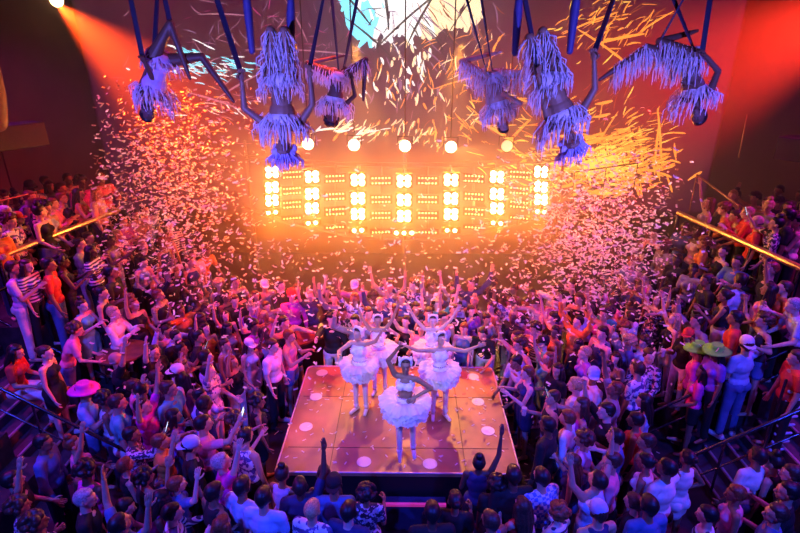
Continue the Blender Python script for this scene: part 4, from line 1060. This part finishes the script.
hp(283, 474, -20, SD, True, 'topbun', 'black', 'brown', 'tank', 'lavender', T, 'black', 'woman with top bun at the near left corner of the stage')
hp(300, 486, 10, OR, False, 'short', 'black', 'dark', 'tee', 'navy', T, 'black', 'man in navy t-shirt with back to us at the stage front, one arm up')
hp(334, 484, 0, SD, False, 'capback', 'black', 'brown', 'long', 'denim blue', T, 'black', 'man in backwards black cap and blue shirt at the stage front', 'black')
hp(366, 493, -5, DR, True, 'curly', 'black', 'brown', 'tee', 'floral', T, 'black', 'curly-haired person in patterned top beside the step block')
hp(324, 474, 10, SD, True, 'short', 'black', 'dark', 'tank', 'black', T, 'black', 'short-haired person in black pressed against the stage front')
# front right
hp(479, 462, -8, OR, True, 'topbun', 'black', 'dark', 'tank', 'navy', T, 'black', 'dark silhouette of a woman with high bun, one arm up at the stage front')
hp(497, 484, -5, SD, True, 'curly', 'black', 'dark', 'tee', 'black', T, 'black', 'person with big dark curls in black between the bun and the checked shirt')
hp(513, 475, 5, SD, False, 'short', 'black', 'dark', 'tee', 'black', T, 'black', 'short-haired man in black at the near right corner of the stage')
hp(541, 477, 25, SD, False, 'short', 'black', 'tan', 'tee', 'blue checked', T, 'navy', 'man in blue checked shirt seen from behind, right of the stage front')
hp(522, 506, 20, CP, True, 'long', 'brown', 'pale', 'tank', 'red', T, 'black', 'woman in red top near the bottom edge, below the checked shirt')
hp(597, 480, 35, BR, False, 'short', 'black', 'tan', 'tank', 'pale blue', T, 'denim blue', 'man in pale blue tank top with raised arms, lower right of the stage')
hp(567, 418, 60, SD, False, 'short', 'auburn', 'tan', 'long', 'white', T, 'denim blue', 'man in white shirt right of the stage, seen from the side')
hp(547, 425, 50, SD, False, 'short', 'black', 'dark', 'long', 'black', T, 'black', 'man in black long sleeves next to the white-shirted man, right of stage')
hp(635, 420, 60, SD, True, 'short', 'black', 'brown', 'tank', 'red', T, 'black', 'person in bright red top in the right crowd')
hp(645, 462, 50, SD, True, 'bun', 'black', 'brown', 'dress', 'white', T, 'white', 'woman in white dress with hair in a bun, lower right')
hp(666, 468, 30, DR, False, 'short', 'black', 'brown', 'tee', 'white', T, 'black', 'man in white t-shirt seen from behind between two women in white')
hp(687, 458, 20, HH, True, 'bun', 'black', 'brown', 'tank', 'white', K, 'white', 'woman in white vest and skirt at the foot of the right stairs')
hp(735, 494, 70, SD, True, 'short', 'auburn', 'brown', 'tank', 'pink', K, 'black', 'auburn-haired woman in pink top at the lower right')
hp(757, 456, 20, HH, False, 'short', 'black', 'brown', 'tee', 'white', T, 'denim blue', 'man in white t-shirt seen from behind below the right stairs')
hp(773, 462, 40, SD, True, 'topbun', 'black', 'tan', 'tank', 'black', T, 'black', 'woman in black top beside the white t-shirt man, lower right')
hp(791, 474, 60, SD, False, 'short', 'brown', 'pale', 'tee', 'black', T, 'black', 'fair man in black t-shirt at the right edge, bottom')
hp(648, 505, 15, SD, False, 'short', 'black', 'brown', 'tee', 'denim blue', T, 'black', 'close-cropped man in blue t-shirt at the bottom edge, lower right')
hp(633, 502, 40, SD, True, 'short', 'brown', 'tan', 'tee', 'black', T, 'black', 'person with brown bob in black at the bottom edge, right')
hp(702, 372, 70, OR, True, 'long', 'black', 'brown', 'tee', 'magenta', S_, 'black', 'woman in magenta t-shirt waving above the right stairs')
hp(746, 344, 20, HUG, False, 'capback', 'brown', 'tan', 'tee', 'pale blue', T, 'denim blue', 'man in pale cap and blue t-shirt with stretched arm, seen from behind, right stairs', 'white', True)
hp(697, 350, 60, SD, False, 'brim', 'black', 'tan', 'tee', 'magenta', T, 'black', 'person in lime green brimmed hat, the left one of two', 'lime green')
hp(716, 352, 100, SD, True, 'brim', 'black', 'brown', 'tee', 'purple', T, 'black', 'person in lime green brimmed hat, the right one of two', 'lime green')
hp(724, 296, 60, CP, True, 'bun', 'black', 'brown', 'crop', 'black', S_, 'white', 'woman in black crop top and white shorts on the right tiers')
hp(740, 280, 20, SD, False, 'short', 'black', 'brown', 'tee', 'pale blue', T, 'denim blue', 'man in pale blue t-shirt seen from behind beside the white shorts')
hp(769, 290, 50, OR, True, 'long', 'black', 'brown', 'tank', 'pink', T, 'denim blue', 'woman in pink tank top and jeans on the right tiers')
hp(784, 288, 70, DN, True, 'short', 'brown', 'pale', 'tee', 'orange', T, 'black', 'person in orange t-shirt beyond the pink tank top, right edge')
hp(796, 358, 80, SD, False, 'short', 'brown', 'tan', 'tee', 'red', T, 'black', 'person in red t-shirt cut by the right edge above the stairs')
hp(793, 306, 80, LF, False, 'short', 'grey', 'pale', 'tee', 'pale blue', T, 'black', 'grey-haired person in pale blue leaning at the right edge')
hp(703, 243, 60, SD, True, 'curly', 'auburn', 'tan', 'long', 'orange', T, 'black', 'person with wild auburn curls and orange coat below the right gold rail')
hp(588, 309, 30, HH, False, 'short', 'brown', 'tan', 'tee', 'pale blue', T, 'black', 'broad man in pale blue t-shirt, back to us, right behind the stage')
hp(630, 317, 40, SD, False, 'short', 'brown', 'tan', 'tee', 'white', T, 'black', 'broad man in white t-shirt, back to us, under the confetti at right')
hp(637, 369, 40, SD, False, 'short', 'brown', 'tan', 'tee', 'white patterned', T, 'black', 'man in white patterned shirt in the middle of the right crowd')
hp(735, 318, 60, SD, False, 'short', 'black', 'brown', 'tee', 'red', T, 'black', 'man facing us in dark red t-shirt between white shorts and white cap')
hp(575, 385, 60, SD, False, 'short', 'blonde', 'pale', 'tee', 'white', T, 'navy', 'blond man in white t-shirt, right of the stage, second row')
hp(432, 512, 5, SD, False, 'short', 'black', 'dark', 'tee', 'black', T, 'black', 'short-haired person in black close to the right side of the step block')
hp(455, 500, -10, DR, True, 'bun', 'black', 'brown', 'tee', 'black', T, 'black', 'person in black with hair in a bun at the stage front, holding something')
# balcony, right
hp(709, 203, 80, OR, True, 'long', 'auburn', 'pale', 'tank', 'white', T, 'black', 'person in white top with hand raised at the far end of the right rail')
hp(723, 209, 60, LF, True, 'curly', 'auburn', 'pale', 'long', 'orange', T, 'black', 'auburn-haired person in orange leaning on the right gold rail')
hp(735, 216, 70, LF, True, 'bun', 'brown', 'tan', 'tank', 'magenta', T, 'black', 'person in magenta top bent over the right gold rail')
hp(747, 213, 70, CP, True, 'short', 'blonde', 'pale', 'long', 'red', T, 'black', 'short-haired blonde in red long sleeves at the right rail')
hp(757, 222, 60, SD, False, 'bald', 'black', 'tan', 'tee', 'red', T, 'black', 'bald person in red t-shirt at the right gold rail')
hp(776, 224, 60, PH, True, 'topbun', 'black', 'tan', 'tee', 'floral', T, 'black', 'person in patterned top holding up a glowing phone at the right rail', extra=(phone, 'glowing phone held up at the right gold rail'))
hp(787, 216, 60, SD, False, 'short', 'black', 'brown', 'tee', 'black', T, 'black', 'tall person in black behind the phone holder, right balcony')
hp(797, 222, 70, CP, True, 'bun', 'black', 'tan', 'tank', 'cream', T, 'black', 'person in cream top at the right edge of the right balcony')

# low tables with glasses between the crowd
def round_table(label, px, py, r, h):
    g0 = ground(P(px, py, .6 + .7).x, P(px, py, .6 + .7).y); p = P(px, py, g0 + h)
    root = link('bar_table', None, loc=(p.x, p.y, g0)); tag(root, label, 'table')
    bm = bmesh.new(); disc(bm, (0, 0, h - .04), I3, r, .04, 32); bevel(obj('table_top', bm, mat('table_top_brown', (.22, .09, .05), .3, noise=.2), root), .01)
    bm = bmesh.new(); capsule(bm, (0, 0, .03), (0, 0, h - .04), .035, .035, 10); obj('table_leg', bm, M_drail, root)
    bm = bmesh.new(); disc(bm, (0, 0, 0), I3, r * .55, .025, 24); obj('table_base', bm, M_drail, root)
    return p, g0
GLASS = mat('drinking_glass', (.85, .8, .9), .1, trans=.3)
def glass(p, label, tall=False):
    bm = bmesh.new()
    if tall:
        disc(bm, (0, 0, 0), I3, .035, .18, 14); disc(bm, (0, 0, .18), I3, .035, .04, 14, r2=.013); disc(bm, (0, 0, .22), I3, .013, .08, 10)
    else: disc(bm, (0, 0, 0), I3, .03, .12, 14, r2=.038)
    tag(obj('bottle' if tall else 'drinking_glass', bm, GLASS, loc=p), label, 'bottle' if tall else 'glass')
p, g0 = round_table('round brown bar table among the guests on the left tiers', 146, 327, .5, .75)
TB = [(p.x, p.y, .55)]
glass((p.x - .2, p.y - .1, p.z), 'clear bottle on the round brown bar table, upper left', True); glass((p.x + .1, p.y + .15, p.z), 'glass beside the bottle on the round brown bar table')
p, g0 = round_table('low red-lit round table above the bald man at the left stairs', 122, 351, .42, .6)
TB.append((p.x, p.y, .45))
glass((p.x, p.y, p.z), 'glass on the low table above the bald man'); glass((p.x - .18, p.y + .1, p.z), 'bottle on the low table above the bald man', True)
# long counter behind the left corner of the stage
a, b = P(285, 349, .95), P(334, 331, .95)
root = link('counter', None, loc=((a.x + b.x) / 2, (a.y + b.y) / 2, 0), rz=atan2(b.y - a.y, b.x - a.x)); tag(root, 'long dark counter behind the left rear corner of the stage', 'counter')
L = (b - a).length / 2 + .2
bm = bmesh.new(); box(bm, (-L, -.02, 0), (L, .45, .9)); obj('counter_body', bm, M_black, root)
bm = bmesh.new(); box(bm, (-L - .03, -.06, .9), (L + .03, .5, .95)); bevel(obj('counter_top', bm, mat('counter_red_brown', (.2, .05, .05), .3), root), .01)
TB.append((root.location.x, root.location.y, .7))
# upright rack on the right stairs
q0 = P(764, 462, .55)
root = link('equipment_rack', None, loc=(q0.x, q0.y, ground(q0.x, q0.y))); tag(root, 'narrow upright rack with pale rungs standing on the right stairs', 'rack')
for x in (-.06, .06):
    bm = bmesh.new(); capsule(bm, (x, 0, .02), (x, 0, 1.35), .02, .02, 8); obj('rack_post', bm, M_drail, root)
M_rung = mat('pale_rung', (.6, .6, .8), .3)
for i in range(8):
    bm = bmesh.new(); capsule(bm, (.02, -.02, .12 + i * .15), (.24, -.02, .14 + i * .15), .026, .02, 8); obj('rung', bm, M_rung, root)

# ================================================================ the rest of the crowd, packed on the floor and the tiers
R2 = random.Random(42)
HAIRN = {'short': 'short %s hair', 'long': 'long %s hair', 'curly': '%s curls', 'bun': '%s hair in a bun', 'pony': '%s ponytail', 'topbun': '%s top knot', 'bald': 'bald head'}
POSEN = {SD: 'standing', CP: 'clapping', BR: 'both arms up', OR: 'one arm up', PH: 'holding up a phone', HH: 'hand on hip', LF: 'leaning forward', DR: 'holding a drink', DN: 'dancing', PA: 'pointing', HUG: 'arm round a neighbour', LB: 'looking back'}
TOPN = {'tee': 't-shirt', 'long': 'long-sleeved shirt', 'tank': 'tank top', 'dress': 'dress'}
def area_of(x, y):
    side = 'left' if x < 0 else 'right'
    if abs(x) > 6.2: return '%s balcony' % side
    if abs(x) > 4.7: return 'upper %s tiers' % side if abs(x) > 5.45 else 'lower %s tiers' % side
    if y > y1s + .05: return 'behind the stage' if abs(x) < 1.9 else 'behind the stage, far %s' % side
    if y < y0s: return 'front floor, %s' % side
    return '%s of the stage' % side if abs(x) < 3.2 else 'floor by the %s tiers' % side
MIX = ([(SD, 6), (CP, 5), (BR, 3), (OR, 5), (PH, 2), (HH, 1), (LF, 1), (DR, 4), (DN, 3), (PA, 1), (HUG, 1), (LB, 1)])
PM = [p for p, n in MIX for _ in range(n)]
used = set(); pos = [(x, y) for x, y, z, r in PEOPLE]
def blocked(x, y):
    if y < y0s and sx0 - .3 < x < sx1 + .35: return True
    if x0s - .28 < x < x1s + .28 and y0s - .3 < y < y1s + .3: return True
    if sx0 - .25 < x < sx1 + .25 and sy - .3 < y < y0s: return True
    for tx, ty, tr in TB:
        if (x - tx) ** 2 + (y - ty) ** 2 < tr * tr: return True
    s0, s1 = (SL0, SL1) if x < 0 else (SR0, SR1)
    if s0 - .1 < y < s1 + .1 and abs(x) > (4.3 if x < 0 else 3.9): return True
    if abs(x) < 4.7 and 4.45 < abs(x): return True
    for e in (5.2, 5.7, 6.2):
        if abs(abs(x) - e) < .12: return True
    if 6.2 < abs(x) < 6.6: return True
    if x > -2.9 and x < -1.9 and 6.2 < y < 8.2: return True      # clear strip beside the stage, where the floor shows red
    return False
MAXP = 330 - 6 - 5 - 1
cands = []
tries = 0
while tries < 60000 and len(PEOPLE) + len(cands) < MAXP:
    tries += 1
    x, y = R2.uniform(-8.2, 8.2), R2.uniform(4.0, 11.8)
    if abs(x) < 4.6 and y > 10.6: continue
    if blocked(x, y): continue
    g = ground(x, y); px, py, dz = proj((x, y, g + 1.5))
    if not (-6 < px < 806 and py < 536): continue
    if 350 < py < 478 and (px < 118 or px > 648): continue
    if py > 478 and (px < 130 or px > 640) and R2.random() < .35: continue
    if y < y0s and abs(x) < 2.0 and py < 480: continue
    if abs(x) < 6.2 and px < 140 and abs(py - (258 - px * .4)) < 17: continue
    if abs(x) < 6.2 and px > 660 and abs(py - (213 + (px - 680) * .475)) < 17: continue
    if py < 188 and px < 200 or py < 197 and px > 600 or py < 200 and 130 < px < 670: continue
    md = .37 if y > y1s or abs(x) > 4.7 else .385
    if any((x - a) ** 2 + (y - b) ** 2 < md * md for a, b in pos): continue
    pos.append((x, y)); cands.append((x, y, g))
for x, y, g in cands:
    for _ in range(80):
        fem = R2.random() < .5; pose = R2.choice(PM)
        ppx = proj((x, y, g))[0]
        if (y < y0s + .3 and abs(x) < 2.4 or ppx < 150 and y < 7 or ppx > 620 and y < 7) and pose not in (SD, CP, DR): pose = SD
        if pose in (BR, OR, PH, PA) and 5.2 < abs(x): pose = R2.choice((CP, SD, DR))
        hair = R2.choice(['long', 'long', 'bun', 'curly', 'pony', 'short', 'topbun'] if fem else ['short', 'short', 'short', 'curly', 'short', 'short'])
        hairc = R2.choice(['black'] * 6 + ['brown'] * 5 + ['auburn', 'blonde'] if not (hair == 'bald') else ['black'])
        top = R2.choice(['tank', 'tank', 'tee', 'dress'] if fem else ['tee', 'tee', 'long', 'tank'])
        topc = R2.choice(['white', 'black', 'black', 'black', 'black', 'grey', 'pale blue', 'navy', 'black', 'pink', 'grey', 'purple', 'orange', 'navy', 'lavender', 'magenta', 'denim blue', 'floral', 'white patterned', 'striped', 'turquoise'])
        hatc = None
        if R2.random() < .07: hatc = R2.choice(['white', 'black', 'red', 'pale blue']); hair = 'cap'
        hn = ('%s cap' % hatc) if hatc else (HAIRN[hair] % hairc if '%s' in HAIRN[hair] else HAIRN[hair])
        if topc in ('floral', 'striped', 'white patterned'): tcn = {'floral': 'dark floral', 'striped': 'striped', 'white patterned': 'white patterned'}[topc]
        else: tcn = topc
        lab = 'person with %s, %s %s, %s, %s' % (hn, tcn, TOPN[top], POSEN[pose], area_of(x, y))
        if len(lab.split()) <= 16 and lab not in used: break
    used.add(lab)
    # face the stage centre
    a = math.degrees(atan2(-(0 - x), 7.2 - y)) + R2.uniform(-22, 22)
    if y > y1s and abs(x) < 1.6: a = 180 + R2.uniform(-30, 30)
    r = person(x, y, g, a, pose, fem, hair, hairc, R2.choice(['pale', 'pale', 'tan', 'tan', 'olive', 'brown', 'dark']), top, topc, 'trousers' if R2.random() < .6 else ('shorts' if R2.random() < .6 or not fem else 'skirt'),
               R2.choice(['black', 'black', 'navy', 'denim blue', 'white']), lab, None, False, hatc, (1.0 if fem else 1.06) * R2.uniform(.94, 1.05))
    if pose == PH: phone(*r, 'phone held by %s in %s %s, %s' % (hn, tcn, TOPN[top], area_of(x, y)), lit=True)
    elif pose == DR and y < 8 and R2.random() < .6: cup(*r, 'cup held by person with %s, %s %s, %s' % (hn, tcn, TOPN[top], area_of(x, y)))

# ================================================================ confetti
CR = random.Random(5)
M_conf = mat('confetti_paper', (.95, .9, .85), .7, trans=.5)
def conf_geo(bm, c, R, L, w, curl):
    prev = None
    for i in range(4):
        t = i / 3 - .5; p = V((t * L, 0, curl * (t * t) * L))
        v = [bm.verts.new(c + R @ (p + V((0, s * w / 2, 0)))) for s in (-1, 1)]
        if prev: bm.faces.new((prev[0], prev[1], v[1], v[0]))
        prev = v
def rnd_rot(): return (RZ(CR.uniform(0, 6.28)) @ RX(CR.uniform(-1.3, 1.3)) @ RY(CR.uniform(-.9, .9)))
def conf_sample():
    while True:
        u = CR.random()
        if u < .38: px, py, Y = CR.gauss(166, 42), CR.gauss(195, 62), CR.uniform(8.6, 12)
        elif u < .78: px, py, Y = CR.gauss(597, 44), CR.gauss(238, 48), CR.uniform(8.3, 11.6)
        elif u < .81: px, py, Y = CR.gauss(330, 90), CR.gauss(285, 45), CR.uniform(7.5, 11.5)
        elif u < .86: px, py, Y = CR.uniform(230, 600), CR.gauss(290, 45), CR.uniform(7, 11)
        else: px, py, Y = CR.uniform(90, 720), CR.gauss(330, 70), CR.uniform(6, 11)
        if not (2 < px < 798 and 70 < py < 520): continue
        if u < .4 and py < 195 - (px - 60) * .0 - 130: continue
        if u < .4 and px < 95 + max(0, (py - 150)) * .0 - 5: continue
        if .4 <= u < .78 and (py < 150 or px > 668 + CR.uniform(0, 14)): continue
        p = Q(px, py, Y)
        if p.z > ground(p.x, p.y) + .3 and abs(p.x) < 9: return p
allc = [conf_sample() for _ in range(7200)]
allc.sort(key=lambda p: (p - CAM).length)
near, far = allc[:300], allc[300:]
protos = []
for i in range(4):
    bm = bmesh.new(); conf_geo(bm, V((0, 0, 0)), I3, .07, .025, (.0, .5, -.5, .9)[i]); protos.append(to_mesh('confetti_piece', bm, [M_conf]))
for p in near:
    o = link('confetti_piece', CR.choice(protos), M=Matrix.Translation(p) @ rnd_rot().to_4x4())
    tag(o, 'small white paper confetti strip falling over the crowd', 'confetti', 'falling confetti strips')
bm = bmesh.new()
for p in far: conf_geo(bm, p, rnd_rot(), .082 * CR.uniform(.7, 1.15), .03, CR.uniform(-.8, .8))
tag(obj('confetti_cloud', bm, M_conf), 'clouds of white paper confetti drifting in the amber haze', 'confetti', kind='stuff')
# confetti lying on the stage
bm = bmesh.new()
for i in range(150):
    x, y = CR.uniform(x0s + .08, x1s - .08), CR.uniform(y0s + .05, y1s - .1)
    conf_geo(bm, V((x, y, ZS + .012)), RZ(CR.uniform(0, 6.28)), .06, .02, .15)
for i in range(500):
    x, y = CR.uniform(-4.5, 4.5), CR.uniform(4, 10.8)
    if blocked(x, y) and not -2.9 < x < -1.9: continue
    conf_geo(bm, V((x, y, .008)), RZ(CR.uniform(0, 6.28)), .06, .02, .15)
tag(obj('fallen_confetti', bm, M_conf), 'paper confetti lying on the stage and the floor', 'confetti', kind='stuff')
